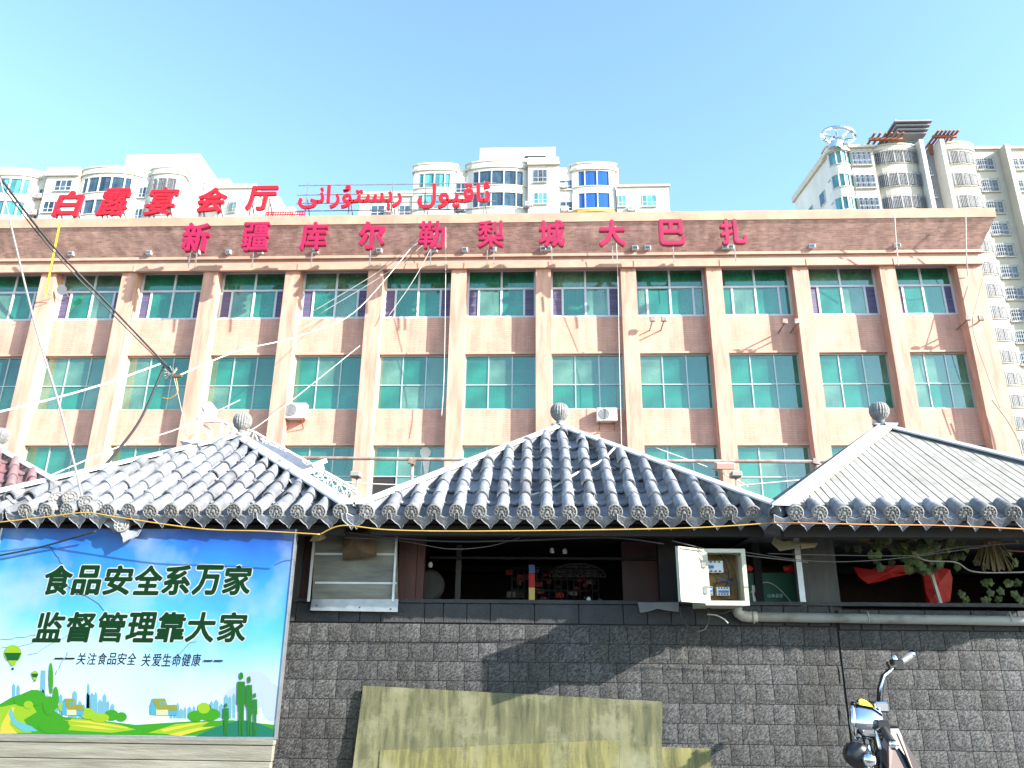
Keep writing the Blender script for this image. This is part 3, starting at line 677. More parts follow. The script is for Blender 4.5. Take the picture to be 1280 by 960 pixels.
ftn = [(Z(202+27.8*k, 1210), Z(186+27.8*k, 1210)) for k in range(14)]
T.curved(X(1184), X(1228), .8, 1.4, ftn, Z(182), 'tower_net', 'tower_cream', net=True, n=8, margin=0)
T.box('side_wing', X(1227), X(1330), .9, 14, 0, Z(181, 1260), 'tower_cream'); T.box('cornice', X(1227), X(1330), .6, 14, Z(181, 1260), Z(178, 1260), 'tower_white')
T.box('fin', X(1262), X(1268), -.4, .9, 0, Z(182, 1265), 'tower_cream'); 
for k in range(13):
    T.win(X(1230), X(1252), Z(207+27.3*k, 1240), Z(192+27.3*k, 1240), .86, 'tower_glass', 3, True)
    T.win(X(1270), X(1292), Z(207+27.3*k, 1280), Z(192+27.3*k, 1280), .86, 'tower_glass', 3, True)
# curved balconies stack lower right
T.box('stair_penthouse', X(1143), X(1172), 2, 6, Z(184), Z(163)); T.win(X(1153), X(1165), Z(178), Z(164), 1.9, 'tower_glass_teal', 2)
for k in range(4): T.prism('penthouse_fin', [(X(1136-k*2.6), .4-k*.3), (X(1172+k*1.5), .4-k*.3), (X(1172+k*1.5), 7), (X(1136-k*2.6), 7)], Z(164-k*3.1), Z(162.4-k*3.1), 'tower_grey')
for (a, b, c) in ((1092, 1134, 172), (1173, 1204, 170)):
    T.box('pergola_beam', X(a), X(b), -.5, -.2, Z(c+5), Z(c+2.4), 'pergola'); T.box('pergola_beam', X(a+2), X(b+1), 3.2, 3.5, Z(c+3), Z(c+.0), 'pergola')
    for q in range(6): T.box('pergola_beam', X(a+3+(b-a-6)*q/5), X(a+3+(b-a-6)*q/5)+.2, -1.2, 4.2, Z(c+2.4), Z(c+.8), 'pergola')
    for q in (.1, .9): T.box('pergola_post', X(a+(b-a)*q), X(a+(b-a)*q)+.4, 1, 1.4, Z(186), Z(c+3), 'pergola')
MB().bar((X(1155), 3, Z(164)), (X(1151), 3, Z(128)), .14, .14).build('aerial', M['steel'], T.t)
# chrome ring
cx, cz = X(1054), Z(173)
rg = MB(); R_ = 1.75
tilt = Matrix.Translation((cx, 0, cz)) @ Matrix.Rotation(math.radians(14), 4, 'Y')@Matrix.Rotation(math.radians(8), 4, 'X')
ringp = [tilt @ Vector((R_*math.cos(2*PI*k/28), R_*math.sin(2*PI*k/28), .5)) for k in range(29)]
rg.tube(ringp, .22, 6, cap=False)
for k in range(6): rg.tube([tilt @ Vector((0, 0, .0)), tilt @ Vector((R_*math.cos(k*PI/3), R_*math.sin(k*PI/3), .5))], .12, 5)
rg.lathe([(.75, -1.2), (.75, .1), (.4, .3)], 14, tilt); rg.build('roof_ring', M['chrome'], T.t)
# ================================================================ STALL ROW
W = 5.08                 # front of the tiled wall
EY = 4.60                # eave line
HW = 1.25; ZE = 2.065; RISE = .915
TH = math.atan2(RISE, HW); SL = math.hypot(RISE, HW)
# ---- shared tile meshes (local: x across, y up the slope, z off the roof)
def cover_mesh(L=.215, r0=.041, r1=.035, n=10):
    g = MB(); v = []; 
    for (y, r) in ((0, r0), (L, r1)):
        for rr in (r, r-.009):
            for k in range(n+1):
                t = PI*k/n; v.append((rr*math.cos(t), y, rr*math.sin(t)*1.25))
    m_ = n+1; f = []
    for k in range(n):
        f.append((k, k+1, 2*m_+k+1, 2*m_+k))               # outer
        f.append((m_+k+1, m_+k, 3*m_+k, 3*m_+k+1))         # inner
        f.append((k+1, k, m_+k, m_+k+1))                   # lower rim
    g.add(v, f); me = g.mesh('cover_tile', M['roof_tile']); me.polygons.foreach_set('use_smooth', [i % 3 != 2 for i in range(len(me.polygons))]); return me
def pan_mesh(L=.215, wd=.135, n=6):
    g = MB(); v = []
    for (y, dz) in ((0, .014), (L, 0)):
        for th in (0, -.012):
            for k in range(n+1):
                x = -wd/2+wd*k/n; v.append((x, y, dz+th-.012+.05*(2*x/wd)**2))
    m_ = n+1; f = []
    for k in range(n):
        f.append((k, k+1, 2*m_+k+1, 2*m_+k)); f.append((k+1, k, m_+k, m_+k+1)); f.append((m_+k+1, m_+k, 3*m_+k, 3*m_+k+1))
    g.add(v, f); me = g.mesh('pan_tile', M['roof_tile']); return me
def disc_mesh():
    g = MB(); mm = Matrix.Rotation(PI/2, 4, 'X')
    g.lathe([(.036, -.05), (.047, -.002), (.047, .006), (.040, .010), (.037, .004), (.028, .004), (.026, .009), (.022, .009), (.020, .004), (.012, .004), (.009, .011), (.002, .012)], 20, mm)
    for k in range(10):
        t = 2*PI*k/10; g.box(-.0035, .0035, -.010, -.003, .024, .036, Matrix.Rotation(t, 4, 'Y'))
    return g.mesh('end_tile', M['tile_disc'])
def drip_mesh(wd=.09):
    g = MB(); poly = [(-wd/2-.012, .02), (-wd/2-.01, -.02), (-wd*.36, -.045), (-wd*.18, -.056), (0, -.084), (wd*.18, -.056), (wd*.36, -.045), (wd/2+.01, -.02), (wd/2+.012, .02), (wd*.25, .002), (0, -.006), (-wd*.25, .002)]
    g.slab(poly, -.004, .006)
    rim = [(x, -.006, z) for x, z in poly[:9]]
    g.tube(rim, .0035, 4)
    return g.mesh('drip_tile', M['roof_tile'])
COVER, PAN, DISC, DRIP = cover_mesh(), pan_mesh(), disc_mesh(), drip_mesh()
FINIAL = MB().lathe([(.05, -.05), (.055, 0), (.04, .03), (.025, .05), (.028, .075), (.05, .095), (.066, .12), (.073, .15), (.07, .178), (.056, .203), (.034, .219), (.004, .225)], 44, rib=.035).mesh('finial', M['finial_stone'], False)
def wingbar(a, b, apex_dir, wd, up):   # flat strip from a to b, width along apex_dir
    g = MB(); a = Vector(a); b = Vector(b); d = apex_dir.normalized()*wd; u_ = Vector(up)
    v = [a, a+d, b+d, b, a+u_, a+d+u_, b+d+u_, b+u_]
    g.add(v, [(0, 1, 2, 3), (7, 6, 5, 4), (0, 4, 5, 1), (1, 5, 6, 2), (2, 6, 7, 3), (3, 7, 4, 0)]); return g
def pavilion(cx, label, style, pitch, phase, flash=(.065, .065), rot=0, cy=EY+HW, drop=(), size=1, RISE=.875):
    TH = math.atan2(RISE, HW); SL = math.hypot(RISE, HW)
    t = thing('pavilion_roof', label, 'roof', (cx, cy, ZE), rot=(0, 0, rot))
    # base sheets of the four faces, slightly under the tiles
    c = [(-HW, -HW, -.03), (HW, -HW, -.03), (HW, HW, -.03), (-HW, HW, -.03), (0, 0, RISE-.03)]
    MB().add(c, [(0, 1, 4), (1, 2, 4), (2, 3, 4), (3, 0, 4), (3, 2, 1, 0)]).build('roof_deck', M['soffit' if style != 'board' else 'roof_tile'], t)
    R = (TH, 0, 0)
    row = .196; nrow = 8
    def face(mt_rot):  # a holder-free way: compute transforms for a face rotated about z
        return Matrix.Rotation(mt_rot, 4, 'Z') @ Matrix.Translation((0, -HW, 0)) @ Matrix.Rotation(TH, 4, 'X')
    if style == 'tile' or style == 'pink':
        faces = [0, PI/2] if style == 'tile' else [0, PI/2, -PI/2]
        for fr_ in faces:
            MF = face(fr_); k = -11
            while k < 12:
                x = phase+k*pitch if fr_ == 0 else k*pitch
                for kind, xx in (('cover_tile', x), ('pan_tile', x+pitch/2)):
                    if abs(xx) > HW-.02: continue
                    ymax = SL*(1-abs(xx)/HW)-.01
                    y = 0 if kind == 'cover_tile' else -.03
                    j = 0
                    while y < ymax-.03:
                        Lr = min(row+.02, ymax-y+.02); me = COVER if kind == 'cover_tile' else PAN
                        if not (fr_ == 0 and xx < -HW+.45 and j == 0 and drop and kind == 'cover_tile'):
                            o = link(kind, me, t); jit = random.uniform(-.004, .004)
                            o.matrix_local = MF @ Matrix.Translation((xx+jit, y, .026 if kind == 'cover_tile' else .0)) @ Matrix.Rotation(random.uniform(-.03, .02)-.02, 4, 'X')@ Matrix.Rotation(random.gauss(0, .025), 4, 'Z') @ Matrix.Diagonal((pitch/.135 if kind == 'pan_tile' else 1, Lr/.215, 1, 1))
                            if style == 'pink': o.data = PINKC if kind == 'cover_tile' else PINKP
                        y += row; j += 1
                k += 1
    if style == 'board':
        bw = .055; MF = face(0); n = int(HW/bw)+1
        for k in range(-n, n+1):
            x0 = k*bw+.0035; x1 = (k+1)*bw-.0035
            x0 = max(x0, -HW+.01); x1 = min(x1, HW-.01)
            if x1-x0 < .02: continue
            y0_, y1_ = SL*(1-abs(x0)/HW), SL*(1-abs(x1)/HW)
            if y0_ < .12 and y1_ < .12: continue
            lo = .10; zt_ = .035+random.uniform(-.002, .002)
            if x0 < 0 < x1: top = [(x0, y0_), (0, SL), (x1, y1_)]
            else: top = [(x0, max(lo, y0_)), (x1, max(lo, y1_))]
            pl = [(x0, lo)]+top+[(x1, lo)]
            q = len(pl); g = MB()
            g.add([(a, b, -.01) for a, b in pl]+[(a, b, zt_) for a, b in pl], [tuple(range(q)), tuple(range(q, 2*q))[::-1]]+[(i, q+i, q+(i+1) % q, (i+1) % q) for i in range(q)])
            o = g.build('board', M['pale_board'], t); o.matrix_local = MF
        MF2 = face(-PI/2)
        k = -9
        while k < 10:   # stubs of cover tiles along the eave
            x = phase+k*pitch
            if abs(x) < HW-.03:
                o = link('cover_tile', COVER, t); o.matrix_local = MF @ Matrix.Translation((x, 0, .024)) @ Matrix.Diagonal((1.05, .13/.215, 1.1, 1))
            if abs(x+pitch/2) < HW-.03:
                o = link('pan_tile', PAN, t); o.matrix_local = MF @ Matrix.Translation((x+pitch/2, -.02, .012)) @ Matrix.Diagonal((1.02, .14/.215, 1, 1))
            k += 1
        # plain metal sheets on the shaded side
        g = MB().add([Vector((-HW-.02, -HW, .03)), Vector((-HW-.02, HW, .03)), Vector((0, 0, RISE+.03))], [(0, 2, 1)]); g.build('side_sheet', M['flashing'], t)
    # eave ends: round end tiles and pointed drip tiles
    if style != 'pink':
        k = -10
        while k < 11:
            x = phase+k*pitch
            if abs(x) < HW+.02 and not (drop and x < -HW+.45):
                link('end_tile', DISC, t, (x, -HW-.038, .020+random.uniform(-.003, .003)), (TH*.62+random.uniform(-.06, .06), 0, random.uniform(-.08, .08)))
            if abs(x+pitch/2) < HW+.02:
                link('drip_tile', DRIP, t, (x+pitch/2, -HW-.030, -.004+random.uniform(-.004, .003)), (TH*1.0+random.uniform(-.06, .06), random.uniform(-.05, .05), random.uniform(-.05, .05)), (pitch/.135, 1, 1))
            k += 1
    # hip flashings: two wings each
    nF = Vector((0, -math.sin(TH), math.cos(TH)))
    for i, (sx, sy) in enumerate(((-1, -1), (1, -1), (1, 1), (-1, 1))):
        lo_p = Vector((sx*(HW+.03), sy*(HW+.03), .035)); hi_p = Vector((0, 0, RISE+.06))
        wdt = flash[0] if sx < 0 else flash[1]
        MB().bar(lo_p+Vector((-sx*.03, -sy*.03, .0)), hi_p+Vector((0, 0, -.045)), .045, .085).build('hip_ridge', M['roof_tile'], t)
        if sy < 0:
            g = wingbar(lo_p+Vector((0, 0, .03)), hi_p, Vector((-sx, 0, -.02)), wdt, (0, 0, .012)).build('hip_flashing', M['flashing'], t)
            g = wingbar(lo_p+Vector((0, 0, .018)), hi_p+Vector((0, 0, -.004)), Vector((0, -sy, -.15)), .09 if style != 'board' else .035, (0, 0, .010)).build('hip_flashing', M['flashing'], t)
        else:
            g = wingbar(lo_p, hi_p, Vector((-sx, 0, -.1)), .07, (0, 0, .012)).build('hip_flashing', M['flashing'], t)
            g = wingbar(lo_p+Vector((0, 0, -.01)), hi_p+Vector((0, 0, -.006)), Vector((0, -sy, -.1)), .07, (0, 0, .010)).build('hip_flashing', M['flashing'], t)
    link('finial', FINIAL, t, (0, 0, RISE+.012))
    MB().box(-.05, .05, -.05, .05, RISE-.02, RISE+.045).build('finial_base', M['finial_stone'], t, bevel=.02)
    # eave beam and soffit
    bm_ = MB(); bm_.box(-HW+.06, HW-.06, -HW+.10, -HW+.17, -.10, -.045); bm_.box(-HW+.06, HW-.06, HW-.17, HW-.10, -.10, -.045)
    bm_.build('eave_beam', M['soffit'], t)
    if size != 1:
        t.location = CAM+(Vector((cx, cy, ZE))-CAM)*size; t.scale = (size,)*3
    return t
PINKC = COVER.copy(); PINKC.materials.clear(); PINKC.materials.append(M['pink_roof'])
PINKP = PAN.copy(); PINKP.materials.clear(); PINKP.materials.append(M['pink_roof'])
PC = pavilion(.143, 'blue-grey tiled pyramid roof in the middle with white ridge flashings', 'tile', .1345, .02)
PL = pavilion(-2.405, 'blue-grey tiled pyramid roof at the left with broken corner tiles above the blue poster', 'tile', .1290, .035, flash=(.08, .10), drop=(1,), RISE=.80)
PR = pavilion(2.64, 'pyramid roof at the right faced with narrow pale boards', 'board', .1385, -.045+.0, flash=(.13, .07), size=.972)
PP = pavilion(-4.9, 'faded pink tiled pyramid roof at the far left edge', 'pink', .14, 0, rot=math.radians(38), cy=6.55)
# loose tiles on the broken corner
T = thing('broken_tile_heap', 'loose round-ended tiles pushed up on the broken left corner of the left roof', 'tiles', (-2.9, 4.62, 2.1))
for px, py, rz in ((71, 624, .5), (88, 622, .45), (108, 628, .2), (120, 633, .35), (135, 641, .4), (152, 656, .1)):
    a = at(px, py, Y=4.6)
    o = link('loose_end_tile', DISC, T, a-Vector((-2.9, 4.62, 2.1)), (-.15, 0, rz)); 
    o = link('loose_cover_tile', COVER, T, a-Vector((-2.9, 4.62, 2.1))+Vector((0, .01, -.006)), (.22, 0, rz), (1, .8, 1))
for px, py, ry in ((160, 668, .3), (140, 655, -.2)):
    a = at(px, py, Y=4.6); link('loose_drip_tile', DRIP, T, a-Vector((-2.9, 4.62, 2.1))+Vector((0, .02, .03)), (-.1, ry, .2), (1, 1, 1))
# ---- tiled wall ------------------------------------------------
Wt = thing('stall_wall', 'low grey wall of rough split-face blocks under the stall openings', 'wall', (0, W, 0))
MB().box(-5.2, 7.5, .012, .2, 0, 1.56).build('backing', M['mortar'], Wt)
zb = [at(400, y, Y=W).z for y in (778, 801.5, 825.5, 849.5, 873.5, 898, 923, 948, 974)]
zb = [zb[0]-(zb[0]-zb[-1])*i/8 for i in range(9)]
JX = at(1056, 860, Y=W).x
# smooth capping course
zt = at(600, 752, Y=W).z
mesh_cap = {}
x = -2.0; random.seed(3)
while x < 4.2:
    wd = random.choice([.135, .15, .12, .28]); x1_ = x+wd
    if x < JX-.02 < x1_: x1_ = JX-.01
    dz = 0 if x < JX-.02 else -.02
    MB().box(x+.002, x1_-.002, -.006, .012, zb[0]+.004+dz, zt-.012+dz).build('capping_slab', M['block_top'], Wt, bevel=.003)
    x = x1_ if x1_ != JX-.01 else JX+.01
MB().box(-5.2, 7.5, -.02, .21, zt-.01, zt+.012).build('sill', M['block_top'], Wt)
bx0 = at(338, 930, Y=W).x; cnt = 0
widths = [.132, .11, .15, .128, .16, .12, .145]
VAR = []
def block_mesh(wd, hg):
    g = MB(); n = max(3, int(wd/.03)); k = 4; v = []
    for j in range(k+1):
        for i in range(n+1):
            e = i in (0, n) or j in (0, k); v.append((wd*i/n, 0 if e else -random.uniform(.003, .0055), hg*j/k))
    f = [(j*(n+1)+i, j*(n+1)+i+1, (j+1)*(n+1)+i+1, (j+1)*(n+1)+i) for j in range(k) for i in range(n)]
    b0 = len(v); v += [(0, .014, 0), (wd, .014, 0), (wd, .014, hg), (0, .014, hg)]; c_ = [0, n, (k+1)*(n+1)-1, k*(n+1)]
    f += [(c_[0], b0, b0+1, c_[1]), (c_[1], b0+1, b0+2, c_[2]), (c_[2], b0+2, b0+3, c_[3]), (c_[3], b0+3, b0, c_[0])]
    g.add(v, f); return g.mesh('block', M['split_block'])
hb = (zb[0]-zb[-1])/8
BM = {w_: [block_mesh(w_-.0035, hb-.0035) for _ in range(3)] for w_ in widths}
for r in range(8):
    x = bx0-.15+((r*.061) % .12)-.04
    i = r*3
    while x < 3.25:
        wd = widths[(i*5+r*3) % 7]; i += 1
        seg = 0 if x < JX else 1
        z = zb[r+1]-(.018 if seg else 0)
        me = random.choice(BM[wd]); sc = 1
        if seg == 0 and x+wd > JX-.006:
            sc = max((JX-.006-x)/wd, .05)
        link('block', me, Wt, (x, 0, z), None, (sc, 1, 1)); cnt += 1
        x = x+wd*sc
        if sc != 1: x = JX+.006
g = MB()
for r in range(5):      # below the frame
    z = zb[-1]-(r+1)*hb; x = -1.9+(r % 2)*.07
    while x < 3.3: g.box(x, x+.13, -.004, .013, z+.004, z+hb); x += .135
o = g.build('lower_blocks', M['split_block'], Wt); o['kind'] = 'stuff'
g = MB()
for r in range(13):      # beyond the right edge of the view
    z = zb[0]-(r+1)*hb; x = 3.42+(r % 2)*.07
    while x < 7.4: g.box(x, x+.13, -.004, .013, z+.004, z+hb); x += .135
o = g.build('side_blocks', M['split_block'], Wt); o['kind'] = 'stuff'
# ---- posts, boards of the stall front
def wp(px, py, y=W): return at(px, py, Y=y)
ST = thing('stall_frame', 'dark timber posts, rails and ceiling of the market stalls behind the grey wall', 'stall', (0, W, 1.6))
def post(name, pa, pb, y0, y1, mt, zlo=1.56, zhi=2.06):
    MB().box(wp(pa, 720).x, wp(pb, 720).x, y0, y1, zlo-1.6, zhi-1.6).build(name, M[mt], ST)
post('grey_post', 364, 376, .0, .06, 'grey_board'); post('brown_panel', 376.5, 396, .02, .06, 'red_brown_wood')
post('brown_panel', 496, 519, .03, .07, 'red_brown_wood'); post('brown_panel', 519.6, 529, .032, .07, 'red_brown_wood')
post('grey_post', 997, 1004, .0, .05, 'galv'); post('broad_grey_post', 1005, 1049, .03, .2, 'grey_board')
post('dark_post', 826, 848, .05, .15, 'soffit')
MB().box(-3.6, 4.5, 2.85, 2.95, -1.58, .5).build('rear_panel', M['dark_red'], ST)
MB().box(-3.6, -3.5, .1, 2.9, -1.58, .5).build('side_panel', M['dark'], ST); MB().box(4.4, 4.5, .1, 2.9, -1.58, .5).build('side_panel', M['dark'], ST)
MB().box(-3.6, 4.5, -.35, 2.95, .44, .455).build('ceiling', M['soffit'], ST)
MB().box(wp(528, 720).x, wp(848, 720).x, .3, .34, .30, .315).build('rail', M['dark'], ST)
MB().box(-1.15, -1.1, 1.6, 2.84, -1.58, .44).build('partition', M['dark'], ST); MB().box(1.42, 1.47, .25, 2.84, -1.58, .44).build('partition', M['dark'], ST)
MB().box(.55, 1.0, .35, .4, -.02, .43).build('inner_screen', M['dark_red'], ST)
MB().box(wp(562, 720).x, wp(569, 720).x, .35, .38, -.02, .4).build('inner_post', M['grey_board'], ST)
# ---- blue poster board
YBd = 4.67
def bp(px, py): return at(px, py, Y=YBd)
a, b = bp(3, 662), bp(343, 922); x0b = bp(0, 915).x-.9; x0b = bp(4, 662).x-.0; x1b = b.x; z0b = b.z; z1b = bp(200, 661).z
BD = thing('poster_board', 'big blue printed food-safety poster with green lettering and a painted countryside', 'poster', (x0b, YBd, z0b))
def pmat(name, c, r=.6): return mat(name, tuple(x*.5 for x in c), r, spec=.12)
# sky print: gradient and soft clouds are part of the print
m = bpy.data.materials.new('poster_sky'); m.use_nodes = True; t = m.node_tree; b_ = t.nodes['Principled BSDF']; b_.inputs['Roughness'].default_value = .42; M['poster_sky'] = m
tc = t.nodes.new('ShaderNodeTexCoord'); sp = t.nodes.new('ShaderNodeSeparateXYZ'); t.links.new(tc.outputs['Object'], sp.inputs[0])
mr = t.nodes.new('ShaderNodeMapRange'); mr.inputs['From Max'].default_value = z1b-z0b; t.links.new(sp.outputs[2], mr.inputs[0])
mpx = t.nodes.new('ShaderNodeMapRange'); mpx.inputs['From Max'].default_value = x1b-x0b; t.links.new(sp.outputs[0], mpx.inputs[0])
r = t.nodes.new('ShaderNodeValToRGB'); e = r.color_ramp.elements
e[0].position = .1; e[0].color = (.30, .38, .44, 1); e[1].position = 1; e[1].color = (.001, .018, .12, 1)
for p_, c_ in ((.35, (.22, .34, .44)), (.52, (.045, .24, .44)), (.76, (.010, .13, .38)), (.92, (.003, .055, .27))):
    q = r.color_ramp.elements.new(p_); q.color = (*c_, 1)
n = t.nodes.new('ShaderNodeTexNoise'); n.inputs['Scale'].default_value = 1.5; n.inputs['Detail'].default_value = 6
t.links.new(tc.outputs['Object'], n.inputs['Vector'])
# height warped by noise and lowered at the left, so cloud climbs there
ma = t.nodes.new('ShaderNodeMath'); ma.operation = 'MULTIPLY_ADD'; ma.inputs[1].default_value = .45; t.links.new(n.outputs[0], ma.inputs[0])
mb_ = t.nodes.new('ShaderNodeMath'); mb_.operation = 'MULTIPLY_ADD'; mb_.inputs[1].default_value = .16; mb_.inputs[2].default_value = -.32; t.links.new(mpx.outputs[0], mb_.inputs[0])
mc = t.nodes.new('ShaderNodeMath'); t.links.new(mr.outputs[0], mc.inputs[0]); t.links.new(mb_.outputs[0], mc.inputs[1]); t.links.new(mc.outputs[0], ma.inputs[2])
t.links.new(ma.outputs[0], r.inputs[0]); 
n2 = t.nodes.new('ShaderNodeTexNoise'); n2.inputs['Scale'].default_value = 2.2; n2.inputs['Detail'].default_value = 7; mp2 = t.nodes.new('ShaderNodeMapping'); mp2.inputs['Location'].default_value = (4.2, 0, 1.7)
t.links.new(tc.outputs['Object'], mp2.inputs[0]); t.links.new(mp2.outputs[0], n2.inputs['Vector'])
r2 = t.nodes.new('ShaderNodeValToRGB'); r2.color_ramp.elements[0].position = .50; r2.color_ramp.elements[1].position = .68
t.links.new(n2.outputs[0], r2.inputs[0])
mx = t.nodes.new('ShaderNodeMixRGB'); mx.inputs[2].default_value = (.22, .27, .34, 1); mm_ = t.nodes.new('ShaderNodeMath'); mm_.operation = 'MULTIPLY'; mm_.inputs[1].default_value = .55
t.links.new(r2.outputs[0], mm_.inputs[0]); t.links.new(mm_.outputs[0], mx.inputs[0]); t.links.new(r.outputs[0], mx.inputs[1]); t.links.new(mx.outputs[0], b_.inputs['Base Color'])
MB().box(0, x1b-x0b, 0, .025, 0, z1b-z0b).build('panel', M['poster_sky'], BD)
g = MB(); Lb = x1b-x0b; Hb = z1b-z0b
g.box(-.012, 0, -.006, .03, -.01, Hb); g.box(Lb, Lb+.01, -.006, .03, -.01, Hb); g.box(0, Lb, -.006, .03, -.012, 0); g.build('frame', M['galv'], BD)
pmat('p_family', (.03, .24, .03)); pmat('p_cloud', (.56, .68, .78)); pmat('p_green', (.06, .38, .02)); pmat('p_lime', (.36, .60, .03)); pmat('p_yellow', (.75, .66, .08)); pmat('p_deep', (.01, .13, .03)); pmat('p_water', (.16, .55, .60))
pmat('p_city', (.20, .50, .64)); pmat('p_text', (.002, .05, .01)); pmat('p_white', (.75, .80, .80)); pmat('p_roof', (.34, .36, .05)); pmat('p_wall', (.72, .72, .45)); pmat('p_teal', (.02, .22, .14)); pmat('p_dark', (.02, .03, .03)); pmat('p_house', (.10, .45, .62))
def art(name, polys, mt, lay):
    g = MB(); y = -.0004*lay; stp = .00002 if len(polys) < 12 else 0
    for i_, P in enumerate(polys):
        y -= stp
        pts = [(bp(x, yy).x-x0b, bp(x, yy).z-z0b) for x, yy in P]
        pts = [(min(max(px_, .0), Lb), min(max(pz, .0), Hb)) for px_, pz in pts]
        g.add([(px_, y, pz) for px_, pz in pts], [tuple(range(len(pts)))])
    return g.build(name, M[mt], BD)
def ell(cx, cy, rx, ry, n=14, a0=0, a1=2*PI): return [(cx+rx*math.cos(a0+(a1-a0)*k/n), cy+ry*math.sin(a0+(a1-a0)*k/n)) for k in range(n)]
random.seed(11)
art('painted_cloud', [ell(318, 862, 24, 24), ell(298, 874, 18, 16), ell(340, 878, 14, 24)], 'p_cloud', 1)
ct = []
for a_, b_2, base in ((15, 25, 45), (38, 75, 28), (85, 140, 26), (212, 262, 16), (262, 292, 24)):
    x = a_
    while x < b_2:
        wq = random.uniform(3, 6); h_ = random.uniform(.5, 1.2)*base; ct.append([(x, 898), (x, 898-h_), (x+wq*.5, 896-h_-2), (x+wq, 898-h_), (x+wq, 898)]); x += wq+random.uniform(0, 1.2)
ct += [[(49, 890), (51, 838), (57, 838), (57, 890)], [(108, 890), (109, 858), (110, 853), (112, 858), (113, 890)]]
art('painted_skyline', ct, 'p_city', 2)
art('painted_hill', [[(0, 918), (0, 880), (14, 872), (26, 868), (40, 862), (50, 870), (60, 884), (80, 896), (120, 900), (170, 906), (230, 902), (290, 900), (343, 906), (343, 921)]], 'p_green', 3)
art('painted_field', [[(0, 916), (0, 884), (20, 880), (40, 880), (46, 890), (30, 900), (40, 916)], [(75, 912), (90, 898), (115, 900), (150, 906), (170, 912), (140, 916)], [(185, 916), (220, 905), (262, 902), (250, 910), (220, 918)]], 'p_lime', 4)
art('painted_stripe', [[(78, 900), (110, 901), (160, 909), (160, 911), (110, 904)], [(84, 906), (120, 907), (150, 913), (120, 911)], [(200, 912), (240, 904), (262, 903), (240, 907), (205, 915)], [(2, 905), (14, 884), (19, 884), (12, 905), (22, 917), (0, 917)], [(210, 918), (250, 909), (270, 908), (250, 913), (225, 920)]], 'p_yellow', 5)
art('painted_river', [[(14, 884), (20, 900), (40, 908), (48, 914), (30, 915), (16, 905), (11, 892)]], 'p_water', 6)
art('painted_bush', [ell(44, 872, 14, 10), ell(30, 876, 12, 7), ell(68, 908, 20, 9), ell(62, 882, 8, 12), ell(70, 872, 4, 14), ell(140, 894, 9, 7), ell(152, 896, 7, 6), ell(245, 895, 10, 7), ell(262, 893, 14, 8), ell(64, 848, 3, 20)], 'p_green', 7)
art('painted_bush', [ell(255, 885, 8, 7), ell(110, 892, 9, 7), ell(125, 897, 12, 6), ell(36, 881, 6, 5), ell(80, 884, 7, 6)], 'p_lime', 8)
art('painted_teal_hill', [[(245, 921), (262, 912), (285, 904), (305, 900), (325, 905), (343, 912), (343, 921)]], 'p_teal', 8)
for (hx, s_) in ((78, 1), (188, 1.25)):
    art('painted_house', [[(hx, 893), (hx, 882), (hx+3, 873), (hx+6*s_, 882), (hx+6*s_, 894)], [(hx+17*s_, 894), (hx+17*s_, 888), (hx+27*s_, 888), (hx+27*s_, 894)]], 'p_house', 9)
    art('painted_house', [[(hx+6*s_, 894), (hx+6*s_, 883), (hx+18*s_, 883), (hx+18*s_, 894)]], 'p_wall', 10)
    art('painted_roof', [[(hx+3, 873), (hx+15*s_, 873), (hx+19*s_, 887), (hx+7*s_, 887)], [(hx+17*s_, 881), (hx+26*s_, 881), (hx+28*s_, 888), (hx+18*s_, 888)]], 'p_roof', 11)
    art('painted_window', [[(hx+9*s_, 877), (hx+11*s_, 877), (hx+11.5*s_, 882), (hx+9.5*s_, 882)], [(hx+13*s_, 877), (hx+15*s_, 877), (hx+15.5*s_, 882), (hx+13.5*s_, 882)]], 'p_house', 12)
def balloon(cx, cy, rx, ry):
    art('painted_balloon', [ell(cx, cy, rx, ry*.8)+[], [(cx-rx*.95, cy), (cx+rx*.95, cy), (cx+2, cy+ry*1.1), (cx-2, cy+ry*1.1)]], 'p_lime', 9)
    art('painted_balloon_band', [[(cx-rx*.97, cy-1), (cx+rx*.97, cy-1), (cx+rx*.6, cy+ry*.6), (cx-rx*.6, cy+ry*.6)]], 'p_deep', 10)
    art('painted_balloon_basket', [[(cx-1.5, cy+ry*1.25), (cx+1.5, cy+ry*1.25), (cx+1.2, cy+ry*1.45), (cx-1.2, cy+ry*1.45)]], 'p_dark', 10)
balloon(16.5, 817, 11, 14); balloon(44, 843, 4.5, 6)
def person_sil(cx, top, bot, wd):
    h_ = bot-top
    return [ell(cx, top+h_*.06, wd*.26, h_*.06, 10), [(cx-wd*.45, top+h_*.15), (cx+wd*.45, top+h_*.15), (cx+wd*.55, top+h_*.5), (cx+wd*.35, top+h_*.52), (cx+wd*.32, bot), (cx+wd*.05, bot), (cx, top+h_*.6), (cx-wd*.05, bot), (cx-wd*.32, bot), (cx-wd*.35, top+h_*.52), (cx-wd*.55, top+h_*.5)]]
art('painted_family', person_sil(302, 840, 919, 10)+person_sil(312, 845, 919, 7.5)+person_sil(283, 879, 919, 7)+person_sil(319, 866, 919, 6), 'p_family', 13)
